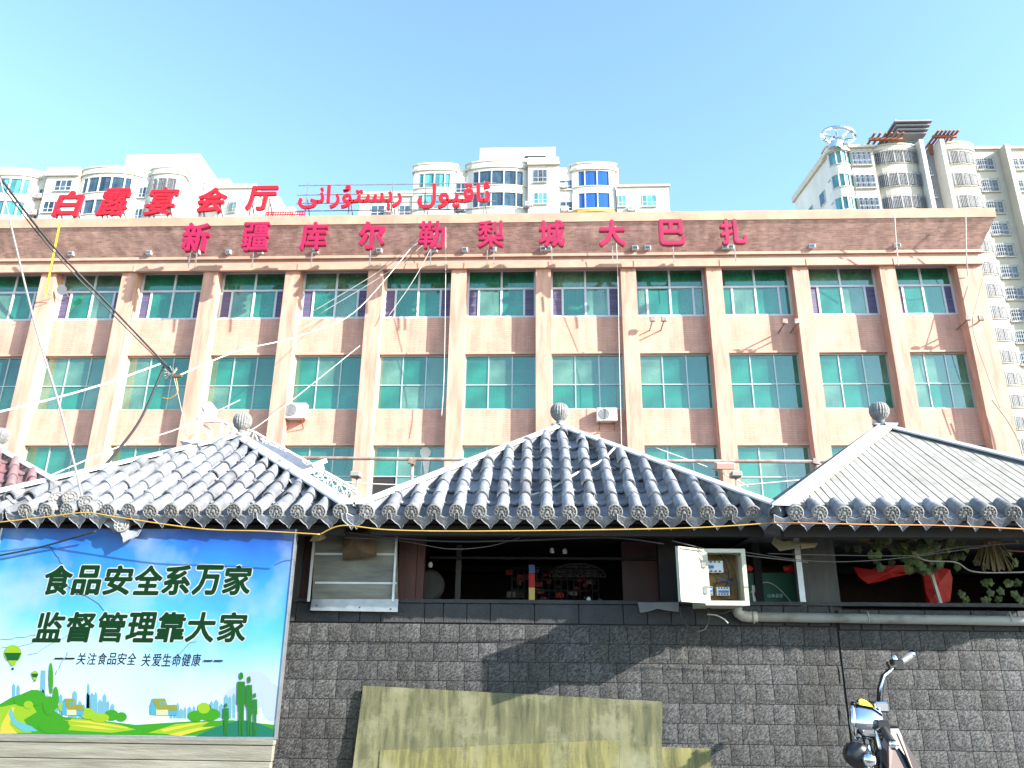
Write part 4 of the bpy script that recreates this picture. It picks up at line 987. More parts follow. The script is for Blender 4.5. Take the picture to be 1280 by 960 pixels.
def textline(s_, xs, yt_, yb_, wpx, bold, mt, lay, outline=0, slope=0):
    for ch, cx in zip(s_, xs):
        gt = MB(); go = MB()
        for (gg, bo, yy, ex) in ((gt, bold, lay, 0),)+(((go, bold+outline, lay-1, outline),) if outline else ()):
            e_ = ex*wpx*.9
            a_ = bp(cx-wpx/2-e_, yb_+e_); c_ = bp(cx+wpx/2+e_, yt_-e_)
            cxm = bp(cx, (yt_+yb_)/2).x-x0b; wd = bp(cx+wpx/2+e_, yb_).x-bp(cx-wpx/2-e_, yb_).x
            put_glyph(gg, ch, cxm-wd/2, cxm+wd/2, a_.z-z0b, c_.z-z0b, -.0004*yy, .0003, bold=bo, shear=.05)
        o_ = gt.build('printed_character', M[mt], BD)
        if outline: go.build('outline', M['p_white'], o_)
textline('食品安全系万家', [72.5, 109.5, 148, 185.5, 221.5, 259.5, 297], 706.5, 744, 35.5, .036, 'p_text', 2, .04)
textline('监督管理靠大家', [62, 100.5, 139, 177, 214, 251.5, 291], 765, 803, 36, .032, 'p_text', 2, .04)
textline('关注食品安全', [102, 115, 128, 140.5, 152.5, 165], 816, 831, 11, .012, 'p_dark', 2)
textline('关爱生命健康', [183, 196, 208.5, 221, 233, 245.5], 817, 833, 11, .012, 'p_dark', 2)
art('print_dash', [[(69, 822), (80, 822), (80, 824), (69, 824)], [(82, 822), (94, 822), (94, 824), (82, 824)], [(255, 825), (266, 825), (266, 827), (255, 827)], [(268, 825), (279, 825), (279, 827), (268, 827)]], 'p_dark', 12)
random.seed(5)
ck = MB()
for (xa, ya, xb, yb2) in ((0, 798, 45, 795), (80, 730, 132, 762), (35, 820, 90, 790), (70, 845, 85, 815), (0, 812, 60, 800), (110, 745, 96, 741), (210, 830, 245, 800), (60, 682, 80, 705)):
    pts = []
    for i in range(7):
        f_ = i/6; q = bp(xa+(xb-xa)*f_+random.uniform(-2, 2), ya+(yb2-ya)*f_+random.uniform(-2, 2)); pts.append((q.x-x0b, -.001, q.z-z0b))
    ck.tube(pts, .0012, 3)
ck.build('crease', M['p_dark'], BD)
# black board left of the poster, plank strip under it
tag(MB().box(-5.2, x0b-.015, 4.86, 4.9, .3, z1b).build('black_hoarding', M['dark'], None), 'black hoarding at the left edge beside the blue poster', 'hoarding')
PK = thing('plank_shelf', 'weathered pale planks under the blue poster', 'planks', (0, YBd, 0))
zz = z0b-.012
for i in range(5):
    h_ = .082 if i else .03
    MB().box(-4.2, at(342, 940, Y=YBd).x-(.004*i), -.012+.006*(i % 2), .03, zz-h_+.003, zz).build('plank', M['plank'], PK, bevel=.003); zz -= h_
# ---- hanging window sheet
def quad_sheet(name, lab, cat, c4, y, mt, th=.006, parts=None):
    o = MB(); P = [at(px, py, Y=y) for px, py in c4]; pl = [(p_.x, p_.z) for p_ in P]
    return o.slab(pl[::-1], y, y+th)
WN = thing('covered_window', 'stall window covered with a dirty ribbed plastic sheet left of the open stall', 'window', (0, 5.03, 0))
P = [at(px, py, Y=5.03) for px, py in ((394, 668), (497, 668), (497, 750), (390, 750))]
g = MB().slab([(p_.x, p_.z) for p_ in P][::-1], 0, .008); g.build('plastic_sheet', M['panel_sheet'], WN)
P = [at(px, py, Y=5.02) for px, py in ((390, 749), (498, 749), (497, 765), (388, 763))]
MB().slab([(p_.x, p_.z) for p_ in P][::-1], -.014, -.004).build('bottom_flashing', M['galv'], WN)
for py in (692, 728): q = at(394, py, Y=5.03); q1 = at(496, py, Y=5.03); MB().box(q.x, q1.x, -.006, -.001, q.z-.008, q.z+.004).build('rib', M['white_metal'], WN)
for xx in (394, 496.5):
    a_ = at(xx, 668, Y=5.03); b_2 = at(xx-(.0), 752, Y=5.03); MB().bar((a_.x, -.012, a_.z), (a_.x, -.012, b_2.z), .014, .014).build('side_strip', M['white_metal'], WN)
for px, py in ((449, 759), (395, 757), (488, 761)): q = at(px, py, Y=5.0); MB().box(q.x-.004, q.x+.004, -.018, -.012, q.z-.004, q.z+.004).build('screw', M['dark'], WN)
a_ = at(445, 690, Y=4.97); T = tag(MB().add([(a_.x-.1, 4.97, a_.z+.13), (a_.x+.12, 4.97, a_.z+.15), (a_.x+.14, 4.95, a_.z-.03), (a_.x-.08, 4.94, a_.z-.01), (a_.x, 4.90, a_.z+.10), (a_.x+.04, 4.9, a_.z+.0), (a_.x-.09, 5.0, a_.z-.05), (a_.x+.1, 5.0, a_.z+.1)],
     [(0, 3, 4), (4, 3, 5), (4, 5, 1), (5, 2, 1), (0, 4, 1), (3, 6, 5), (5, 6, 2), (0, 6, 3), (1, 2, 7), (2, 6, 7), (0, 7, 6), (0, 1, 7)]).build('brown_sack', M['brown_sack'], None), 'torn brown sacking stuffed over the covered window under the eave', 'sacking')
# ---- leaning translucent sheets
def sheet(lab, c4, y0, y1, mt='frp_sheet'):
    P = [at(px, py, Y=y0 if i in (0, 1) else y1) for i, (px, py) in enumerate(c4)]; n = 12; g = MB(); v = []
    for j in range(3):
        for i in range(n+1):
            t_ = i/n; a_ = P[0].lerp(P[1], t_); b_2 = P[3].lerp(P[2], t_); p_ = a_.lerp(b_2, j/2); p_.y += .004*math.sin(i*1.3); v.append(p_)
    nv = len(v); v += [p_+Vector((0, .005, 0)) for p_ in v]
    f = [(j*(n+1)+i, j*(n+1)+i+1, (j+1)*(n+1)+i+1, (j+1)*(n+1)+i) for j in range(2) for i in range(n)]
    f += [tuple(nv+k for k in q[::-1]) for q in f]
    ring = [i for i in range(n+1)]+[n+(n+1)*j for j in range(1, 3)]+[2*(n+1)+i for i in range(n-1, -1, -1)]+[n+1]
    f += [(ring[k], nv+ring[k], nv+ring[(k+1) % len(ring)], ring[(k+1) % len(ring)]) for k in range(len(ring))]
    g.add(v, f); return tag(g.build('plastic_sheet', M[mt], None), lab, 'plastic sheet', 'dirty plastic sheets leaning on the wall')
sheet('large yellowish translucent sheet, rearmost of those leaning on the grey wall', ((454, 857), (828, 877), (825, 1120), (420, 1120)), 5.045, 4.97)
sheet('lower front yellowish sheet leaning over the large one', ((475, 938), (774, 925), (772, 1120), (465, 1120)), 5.02, 4.945, 'frp_sheet_yellow')
sheet('short yellowish sheet with a rusty top edge at the right end of the leaning sheets', ((775, 932), (889, 936), (889, 1120), (775, 1120)), 5.03, 4.96, 'frp_sheet_yellow')
# ---- torn concrete strip, PVC pipe, cable coil
P = [(797, 753), (848, 753), (848, 765), (832, 763), (822, 761), (808, 765), (800, 766)]
tag(MB().slab([(at(px, py, Y=5.04).x, at(px, py, Y=5.04).z) for px, py in P][::-1], 5.03, 5.045).build('torn_strip', M['concrete_piece'], None), 'torn pale grey strip hanging over the wall sill beside the electric box', 'strip')
T = thing('pvc_pipe', 'dirty white plastic drain pipe with an elbow running along the right wall', 'pipe', (0, 0, 0))
a_ = at(934, 771, Y=5.02); b_2 = at(1280, 778, Y=5.02); slope = (b_2.z-a_.z)/(b_2.x-a_.x)
MB().tube([(a_.x+.04, 5.02, a_.z), (a_.x+4.5, 5.02, a_.z+slope*4.5*.6)], .029, 12).build('straight_pipe', M['pvc'], T, True)
MB().tube([(a_.x-.06, 5.02, a_.z+.05), (a_.x-.052, 5.02, a_.z+.02), (a_.x-.03, 5.02, a_.z+.005), (a_.x, 5.02, a_.z), (a_.x+.06, 5.02, a_.z)], .033, 12).build('elbow', M['pvc'], T, True)
for px in (942, 1085, 1262):
    q = at(px, 772, Y=5.02); MB().tube([(q.x+.034*math.cos(t_*PI/5)*.3, 5.02+.036*math.cos(t_*PI/5), q.z+.036*math.sin(t_*PI/5)) for t_ in range(11)], .004, 4).build('wire_tie', M['cable_grey'], T)
# ---- electric box
a_ = at(877, 686, Y=4.66); b_2 = at(936, 757, Y=4.66)
EB = thing('electric_box', 'open cream electric meter box with its door swung left, breakers inside', 'electric box', (a_.x, 4.66, b_2.z)); bw_ = b_2.x-a_.x; bh_ = a_.z-b_2.z
g = MB(); g.box(0, .02, 0, .4, 0, bh_); g.box(bw_-.02, bw_, 0, .4, 0, bh_); g.box(.02, bw_-.02, 0, .4, 0, .02); g.box(.02, bw_-.02, 0, .4, bh_-.02, bh_)
g.box(.0, .03, -.006, -.001, 0, bh_); g.box(bw_-.02, bw_+.005, -.006, -.001, 0, bh_); g.box(.03, bw_-.02, -.006, -.001, 0, .026); g.box(.03, bw_-.02, -.006, -.001, bh_-.022, bh_)
g.build('casing', M['cream_metal'], EB); MB().box(.02, bw_-.02, .14, .15, .02, bh_-.02).build('back_plate', M['box_inside'], EB)
dw = bw_*.92; dm = Matrix.Translation((-.0, -.006, 0)) @ Matrix.Rotation(math.radians(180+40), 4, 'Z')
dr = MB().box(0, dw, -.008, .0, .01, bh_-.005, dm); dr.box(0, dw, .0, .012, .01, .02, dm); dr.box(0, dw, .0, .012, bh_-.015, bh_-.005, dm); dr.box(dw-.01, dw, 0, .012, .01, bh_-.005, dm)
d_ = dr.build('door', M['cream_metal'], EB)
MB().box(dw*.8, dw*.88, -.02, -.009, bh_*.52, bh_*.6, dm).build('latch', M['steel'], d_)
for zf in (.26, .72): MB().box(-.012, .014, -.022, -.008, bh_*zf-.02, bh_*zf+.02).build('hinge', M['steel'], EB)
for (fx, fz, fw, fh) in ((.09, .60, .46, .21), (.09, .19, .17, .16), (.36, .19, .30, .15)):
    o = MB().box(bw_*fx, bw_*(fx+fw), .08, .14, bh_*fz, bh_*(fz+fh)).build('breaker', M['breaker'], EB)
    MB().box(bw_*(fx+.03), bw_*(fx+fw*(.5 if fw > .4 else .9)), .07, .079, bh_*(fz+fh*.35), bh_*(fz+fh*.6)).build('switch', M['blue_plastic'], o)
    for k in range(4):
        g = MB().box(bw_*(fx+fw*(.1+.22*k)), bw_*(fx+fw*(.2+.22*k)), .075, .079, bh_*(fz+.01), bh_*(fz+.035)).build('terminal', M['dark'], o); g = MB().box(bw_*(fx+fw*(.1+.22*k)), bw_*(fx+fw*(.2+.22*k)), .075, .079, bh_*(fz+fh-.03), bh_*(fz+fh-.008)).build('terminal', M['dark'], o)
g = MB()
for (x0_, z0_, x1_, z1_, x2_, z2_) in ((.2, .6, .5, .5, .3, .35), (.4, .6, .75, .7, .7, .2), (.5, .95, .8, .6, .55, .3), (.3, .4, .6, .42, .8, .5), (.15, .2, .2, .05, .5, .08), (.4, .2, .45, .1, .7, .12), (.55, .98, .9, .7, .85, .1)):
    P = [Vector((bw_*x0_, .1, bh_*z0_)), Vector((bw_*x1_, .06, bh_*z1_)), Vector((bw_*x2_, .1, bh_*z2_))]
    g.tube([P[0].lerp(P[1], i/6).lerp(P[1].lerp(P[2], i/6), i/6) for i in range(7)], .004, 5)
g.build('wiring', M['cable_black'], EB)
MB().tube([(bw_*.45, .09, bh_*.5), (bw_*.6, .07, bh_*.45), (bw_*.75, .09, bh_*.42)], .004, 5).build('wiring', M['blue_plastic'], EB)
# ---- stall contents
q = at(965, 735, Y=5.35); T = thing('green_carton', 'dark green carton with a white arc logo behind the right end of the electric box', 'carton', (q.x, 5.35, 1.6))
xa = at(934, 735, Y=5.35).x-q.x; xb = at(995, 735, Y=5.35).x-q.x; za = at(965, 757, Y=5.35).z-1.6; zb2 = at(965, 716, Y=5.35).z-1.6
MB().box(xa, xb, 0, .25, za, zb2).build('carton_body', M['green_box'], T)
MB().box(xa+.03, xa+.10, -.004, -.001, za+.01, za+.13).build('carton_label', M['deck_white'], T)
MB().tube([(xa+.02+(xb-xa-.06)*k/12, -.003, za+.02+.13*math.sin(PI*(.15+.85*k/12))) for k in range(13)], .003, 4).build('logo_arc', M['deck_white'], T)
MB().tube([(xa+.065+.02*math.cos(k), -.006, za+.07+.03*math.sin(k)) for k in range(7)], .004, 4).build('logo_mark', M['red_cloth'], T)
for k in range(4):
    gt = MB(); put_glyph(gt, '山食品安'[k], xa+.13+.026*k, xa+.152+.026*k, za+.052, za+.076, -.002, .001); gt.build('printed_character', M['deck_white'], T)
def cloth(name, lab, cat, pix, y, mt, depth=.05, seed=1):
    random.seed(seed); P = [at(px, py, Y=y) for px, py in pix]; g = MB(); n = len(P)
    c = sum(P, Vector())/n
    v = [p_+Vector((0, random.uniform(-depth, depth), 0)) for p_ in P]+[c+Vector((0, -depth, 0))]+[p_+Vector((0, depth*1.6, 0)) for p_ in P]
    f = [(i, (i+1) % n, n) for i in range(n)]+[(i, n+1+i, n+1+(i+1) % n, (i+1) % n) for i in range(n)]+[tuple(range(n+1, 2*n+1))]
    g.add(v, f); return tag(g.build(name, M[mt], None), lab, cat)
cloth('red_fabric', 'bright red fabric strip hanging behind the right stall opening', 'cloth', ((1068, 708), (1085, 714), (1100, 708), (1120, 707), (1155, 706), (1158, 715), (1135, 718), (1115, 722), (1100, 727), (1086, 730), (1075, 722)), 5.6, 'red_cloth', .03, 2)
cloth('red_fabric', 'bright red fabric panel with white strap right of the red strip', 'cloth', ((1152, 708), (1172, 709), (1187, 712), (1191, 722), (1190, 738), (1186, 752), (1162, 757), (1158, 738), (1154, 722)), 5.55, 'red_cloth', .02, 3)
q0 = at(1161, 707, Y=5.5); q1 = at(1177, 758, Y=5.5); tag(MB().bar(q0, q1, .02, .02).build('white_pole', M['white_paint'], None), 'thin white pole crossing the red fabric panel', 'pole')
cloth('red_goods', 'small red packet left of the green carton', 'packet', ((935, 706), (941, 710), (940, 714), (934, 714)), 5.3, 'red_cloth', .01, 4)
cloth('red_goods', 'small red and white packet right above the green carton', 'packet', ((979, 708), (990, 706), (996, 713), (988, 716), (981, 714)), 5.3, 'red_cloth', .01, 5)
# barred guard with goods
T = thing('barred_guard', 'dark barred metal grille inside the central stall', 'grille', (0, 5.9, 1.55))
g = MB(); xa = at(640, 730, Y=5.9).x; xb = at(748, 730, Y=5.9).x
for k in range(15): x = xa+(xb-xa)*k/14; g.bar((x, 0, 0), (x, 0, .34), .008, .008)
for z in (.02, .1, .18, .26, .34): g.bar((xa, 0, z), (xb, 0, z), .01, .01)
g.build('bars', M['dark'], T)
T = thing('goods_shelf', 'red and white packaged goods stacked behind the barred grille', 'goods', (0, 6.3, 1.5)); random.seed(9)
for k in range(34):
    px = random.uniform(636, 745); py = random.uniform(712, 752); q = at(px, py, Y=6.3); s_ = random.uniform(.03, .08)
    MB().box(q.x-s_/2, q.x+s_/2, random.uniform(0, .05), .1, q.z-1.5-s_*.3, q.z-1.5+s_*.35).build('packet', M[random.choice(['red_cloth', 'dark_red', 'dark_red', 'concrete_piece', 'red_cloth', 'cable_grey'])], T)
q = at(722, 716, Y=6.2); g = MB(); 
for k in range(12): t_ = PI*(k/11); g.tube([(q.x, 6.2, q.z-.03), (q.x+.22*math.cos(t_), 6.2, q.z-.03+.10*math.sin(t_))], .005, 4)
g.tube([(q.x+.22*math.cos(PI*k/14), 6.2, q.z-.03+.10*math.sin(PI*k/14)) for k in range(15)], .008, 4)
g.add([(q.x+.20*math.cos(PI*k/14), 6.23, q.z-.03+.09*math.sin(PI*k/14)) for k in range(15)], [tuple(range(15))])  # pale filled arch stands in for bright light seen through a mesh
tag(g.build('mesh_light_arch', M['concrete_piece'], None), 'pale mesh arch, painted for the light beyond, in the back of the central stall', 'cover')
T = thing('hanging_banner', 'narrow blue and red vertical banner in the central stall', 'banner', (0, 5.5, 1.5)); q = at(665, 706, Y=5.5); q2 = at(665, 750, Y=5.5)
h_ = q.z-q2.z; MB().box(q.x-.022, q.x+.02, 0, .01, q2.z-1.5, q2.z-1.5+h_*.35).build('banner_part', M['dial_yellow'], T); MB().box(q.x-.022, q.x+.02, 0, .01, q2.z-1.5+h_*.36, q2.z-1.5+h_*.75).build('banner_part', M['red_cloth'], T); MB().box(q.x-.022, q.x+.02, 0, .01, q2.z-1.5+h_*.76, q2.z-1.5+h_).build('banner_part', M['blue_plastic'], T)
# fan
q = at(536, 732, Y=5.45); T = thing('wall_fan', 'round grey fan half hidden behind the brown panel of the stall', 'fan', q); MB().lathe([(.0, -.02), (.09, -.02), (.11, 0), (.09, .03), (0, .03)], 20, Matrix.Rotation(PI/2, 4, 'X')).build('fan_cage', M['grey_board'], T)
MB().bar((0, 0, -.09), (0, .02, -.2), .02, .02).build('fan_stem', M['dark'], T)
random.seed(21)
for i, (px, py, lab) in enumerate(((538, 706, 'white paper scrap hanging beside the wall fan'), (690, 688, 'left small white bulb under the stall ceiling'), (706, 689, 'right small white bulb under the stall ceiling'), (736, 750, 'white cup on the stall sill'), (750, 752, 'small brown bottle on the stall sill'))):
    q = at(px, py, Y=5.35); MBx = MB().lathe([(.004, -.02), (.014, -.016), (.016, 0), (.012, .014), (.004, .02)], 10, Matrix.Translation(q)); tag(MBx.build('small_bulb' if 'bulb' in lab else 'cup' if 'cup' in lab else 'bottle' if 'bottle' in lab else 'paper_scrap', M['white_paint' if i != 4 else 'straw'], None), lab, 'bulb' if 'bulb' in lab else 'cup' if 'cup' in lab else 'bottle' if 'bottle' in lab else 'scrap')
# vine leaves at right, under the eave
T = thing('vine', 'dull green vine leaves hanging under the right eave', 'vine', (0, 5.1, 2.0)); random.seed(31)
def leaf_mesh(s_):
    P = [(0, 0), (.35, -.15), (.5, .1), (.42, .4), (.6, .55), (.3, .75), (0, 1.05), (-.3, .75), (-.6, .55), (-.42, .4), (-.5, .1), (-.35, -.15)]
    g = MB(); g.add([(x*s_, 0, -z*s_) for x, z in P]+[(0, -.12*s_, -.45*s_)], [(i, (i+1) % 12, 12) for i in range(12)]); return g
LM = [leaf_mesh(.05).mesh('leaf', M['leaf']), leaf_mesh(.045).mesh('leaf', M['leaf_yellow'])]
for k in range(130):
    px = random.choice([random.uniform(1090, 1200), random.uniform(1050, 1280), random.uniform(1110, 1180)]); py = random.uniform(664, 712)-abs(px-1150)*.08
    q = at(px, py, Y=random.uniform(4.95, 5.3)); link('leaf', random.choice(LM[:1]*3+LM[1:]), T, q-Vector((0, 5.1, 2.0)), (random.uniform(-.5, .5), random.uniform(-.8, .8), random.uniform(-.6, .6)))
for k in range(16):
    px = random.uniform(1195, 1285); py = random.uniform(722, 750)
    q = at(px, py, Y=5.4); link('leaf', LM[0], T, q-Vector((0, 5.1, 2.0)), (random.uniform(-.5, .5), random.uniform(-.8, .8), 0))
g = MB(); g.tube([at(1050, 668, Y=5.2)-Vector((0, 5.1, 2)), at(1130, 690, Y=5.15)-Vector((0, 5.1, 2)), at(1200, 684, Y=5.2)-Vector((0, 5.1, 2)), at(1290, 690, Y=5.2)-Vector((0, 5.1, 2))], .006, 5); g.build('stem', M['pergola'], T)
q = at(1242, 690, Y=5.0); T = thing('hanging_broom', 'straw broom head hanging under the right eave', 'broom', q)
for k in range(22):
    t_ = (k/21-.5)*2; a0 = Vector((t_*.05, random.uniform(-.02, .02), .06)); a1 = Vector((t_*.13, random.uniform(-.02, .02), -.12+.05*t_*t_+random.uniform(-.015, .015)))
    MB().bar(a0, a1, .011, .005).build('bristle', M['straw'], T)
MB().tube([(-.055, 0, .06), (.055, 0, .06)], .018, 8).build('binding', M['straw'], T)
# ================================================================ THINGS ON AND BEHIND THE ROOFS
def cable(lab, pts, r, mt='cable_black', name='cable', n=5, sub=8, group=None, cat='cable'):
    P = [at(px, py, Y=y) for px, py, y in pts]
    out = []
    for i in range(len(P)-1):
        p0 = P[max(i-1, 0)]; p1 = P[i]; p2 = P[i+1]; p3 = P[min(i+2, len(P)-1)]
        for k in range(sub):
            t_ = k/sub; out.append(.5*((2*p1)+(p2-p0)*t_+(2*p0-5*p1+4*p2-p3)*t_*t_+(3*p1-p0-3*p2+p3)*t_**3))
    out.append(P[-1])
    return tag(MB().tube(out, r, n).build(name, M[mt], None, True), lab, cat, group)
cable('thick black cable bundle from the upper left edge down to the insulator knot', [(-12, 205, 9), (60, 300, 10), (140, 385, 11), (212, 461, 12)], .018)
cable('thin black cable running beside the thick bundle at upper left', [(-12, 212, 9), (56, 302, 10), (150, 402, 11), (214, 465, 12)], .010)
cable('dark cable from the knot down behind the left roof', [(205, 458, 12), (178, 520, 11.5), (150, 560, 11), (122, 592, 10.5)], .022)
cable('long dark cable hanging from the upper left edge to the broken roof corner', [(0, 222, 6), (18, 300, 5.6), (45, 410, 5.2), (75, 510, 5), (107, 638, 4.6)], .008, 'cable_grey')
cable('pale cable rising from the left edge to the knot', [(-10, 517, 10), (60, 500, 10.5), (130, 480, 11), (200, 455, 12)], .016, 'cable_white')
cable('pale cable sagging from the knot towards the fifth pilaster', [(222, 470, 12), (300, 438, 14), (380, 418, 17), (450, 384, 22), (530, 290, 25)], .013, 'cable_white')
cable('thin white line from the fifth parapet character to the fourth top window', [(553, 279, 24.8), (480, 335, 25), (390, 390, 25.3)], .011, 'cable_white')
cable('second thin white line from the fifth parapet character', [(555, 280, 24.8), (500, 330, 25), (400, 392, 25.3)], .011, 'cable_white')
cable('third thin white line from the fifth parapet character to the window below it', [(554, 280, 24.8), (520, 345, 25), (485, 396, 25.3)], .011, 'cable_white')
cable('thin white vertical line under the fifth parapet character', [(557, 280, 24.8), (557, 350, 25), (555, 470, 25.4), (552, 520, 25.4)], .011, 'cable_white')
cable('thin pale vertical line right of the eighth parapet character', [(769, 276, 24.8), (772, 340, 25), (774, 440, 25.4), (776, 520, 25.4), (777, 560, 25.4)], .011, 'cable_white')
cable('thin white vertical line on the parapet left of the corner', [(1118, 268, 24.5), (1120, 300, 24.8), (1123, 332, 25.1)], .02, 'cable_white')
cable('rightmost thin white line on the parapet, running down to the corner pilaster', [(1207, 264, 24.5), (1208, 320, 25.0), (1210, 345, 25.5)], .02, 'cable_white')
cable('thin white wire crossing from the left air conditioner to the roof truss', [(240, 565, 18), (300, 545, 20), (350, 512, 22), (450, 432, 25)], .011, 'cable_white')
cable('thin pale wire behind the left roof hip', [(55, 598, 12), (150, 558, 14), (225, 535, 16), (300, 500, 20)], .012, 'cable_white')
cable('yellow cable looping below the knot at the third window', [(220, 472, 12), (222, 490, 12), (212, 498, 12), (203, 497, 12)], .008, 'cable_yellow')
cable('dark cable end hanging down from the knot to the pilaster', [(217, 470, 12), (224, 500, 12), (234, 545, 12)], .009, 'cable_grey')
q = at(220, 470, Y=12); T = thing('cable_knot', 'yellowish insulator knot where the left cables meet', 'cable knot', q)
MB().bar((-.06, 0, 0), (.10, 0, 0), .05, .04).build('insulator', M['straw'], T); g = MB(); random.seed(4)
for k in range(5): g.tube([(random.uniform(-.22, .0), random.uniform(-.05, .05), random.uniform(-.06, .18)) for _ in range(5)], .010, 4)
g.build('tangle', M['cable_grey'], T)
cable('dark cable draped on the corner pilaster of the pink building', [(1240, 500, 25.4), (1262, 530, 25.3), (1276, 560, 25.2), (1283, 600, 25)], .02, 'cable_grey')
cable('dark cable sweeping down from the cornice over the last spandrel', [(1230, 345, 25.3), (1222, 375, 25.3), (1216, 410, 25.3), (1235, 470, 25.3), (1250, 510, 25.3)], .014, 'cable_grey')
a_ = at(75, 279, Y=24.3); b_2 = at(57, 368, Y=25.3); T = tag(MB().bar(a_, b_2, .06, .04).build('yellow_batten', M['dial_yellow'], None), 'bright yellow batten hanging from the parapet at the far left', 'batten')
cable('yellow cable hooked from the batten to the pilaster', [(57, 366, 25.3), (66, 372, 25.4), (46, 378, 25.4)], .015, 'cable_orange')
# long rusty pipe with lamp behind the roofs
T = thing('rusty_rail', 'long rusty pipe stretched behind the roofs in front of the lowest windows', 'pipe', (0, 9, 0))
a_ = at(358, 572, Y=9); b_2 = at(1035, 577, Y=9); MB().tube([(a_.x+(b_2.x-a_.x)*k/10, 0, a_.z+(b_2.z-a_.z)*k/10-.01*math.sin(PI*k/10)) for k in range(11)], .022, 8).build('pipe_run', M['rust_pipe'], T)
for px in (380, 515, 1020):
    q = at(px, 576, Y=9); MB().tube([(q.x, .05, q.z-.0), (q.x, .05, 0)], .02, 6).build('pipe_post', M['rust_pipe'], T)
    MB().bar((q.x-.04, 0, q.z), (q.x+.04, 0, q.z-.02), .05, .06).build('clamp', M['rust_pipe'], T)
q = at(906, 583, Y=8.9); T = thing('pink_floodlight', 'pinkish floodlight box hanging under the rusty pipe', 'floodlight', q); MB().box(-.11, .11, -.05, .12, -.035, .045, Matrix.Rotation(.3, 4, 'X')).build('lamp_housing', M['pink_lamp'], T, bevel=.01); MB().bar((0, .08, .03), (0, .1, .09), .03, .02).build('bracket', M['steel'], T)
for px, lab in ((446, 'thin street camera post between the left and middle roofs'), (920, 'thin camera post between the middle and right roofs')):
    q = at(px, 600, Y=8); T = thing('camera_post', lab, 'post', (q.x, 8, 0)); MB().bar((0, 0, 0), (0, 0, q.z+.08), .02, .02).build('post', M['cable_grey'], T)
    MB().box(-.06, .05, -.09, .04, q.z+.02, q.z+.08).build('camera_head', M['cable_grey'], T, bevel=.01)
for i, (pts, lab) in enumerate([([(345, 592, 8.5), (450, 604, 8.5), (560, 607, 8.5)], 'thin wire from the truss to the middle roof'), ([(120, 600, 9), (200, 607, 9), (110, 592, 9.5)], 'short pale wire loop behind the left roof'), ([(910, 608, 8), (1000, 600, 8), (1010, 598, 8)], 'thin wire from the camera post towards the right roof'),
                                ([(700, 540, 6), (640, 575, 5.4), (560, 620, 4.9), (505, 640, 4.7)], 'yellow cable lying down the left hip of the middle roof'), ([(820, 560, 9), (900, 590, 9), (935, 608, 9)], 'pale slack wire under the pink floodlight')]):
    cable(lab, pts, .007 if i != 3 else .006, 'cable_white' if i != 3 else 'cable_yellow')
cable('orange cable lying down the right hip of the middle roof', [(705, 535, 5.82), (760, 567, 5.45), (800, 590, 5.2), (850, 618, 4.95), (905, 641, 4.72), (960, 653, 4.6)], .006, 'cable_orange')
cable('black cable lying beside the orange one on the right hip', [(704, 536, 5.8), (745, 566, 5.4), (780, 590, 5.15), (815, 606, 5.0), (880, 634, 4.75), (930, 648, 4.6)], .004, 'cable_black')
cable('pale rope slung across the right side of the middle roof tiles', [(768, 560, 5.35), (750, 577, 5.2), (720, 592, 5.05), (690, 610, 4.95), (659, 621, 4.85)], .008, 'cable_white')
cable('yellow cable strung along the front eave of the left roof', [(-20, 655, 4.5), (60, 646, 4.5), (107, 641, 4.5), (150, 647, 4.5), (250, 661, 4.5), (330, 664, 4.5), (400, 668, 4.5)], .004, 'cable_yellow')
cable('yellow cable strung along the front eave of the middle roof', [(400, 668, 4.52), (428, 657, 4.5), (480, 662, 4.5), (560, 664, 4.5), (700, 663, 4.5), (860, 660, 4.5), (962, 654, 4.5)], .0042, 'cable_yellow')
cable('brown cable strung along the front eave of the right roof', [(962, 654, 4.45), (1010, 654, 4.36), (1100, 656, 4.36), (1180, 657, 4.36), (1290, 662, 4.36)], .004, 'cable_orange')
cable('yellow rope curling at the left corner of the right roof', [(966, 652, 4.52), (975, 638, 4.55), (992, 628, 4.65), (1020, 612, 4.85)], .008, 'cable_yellow')
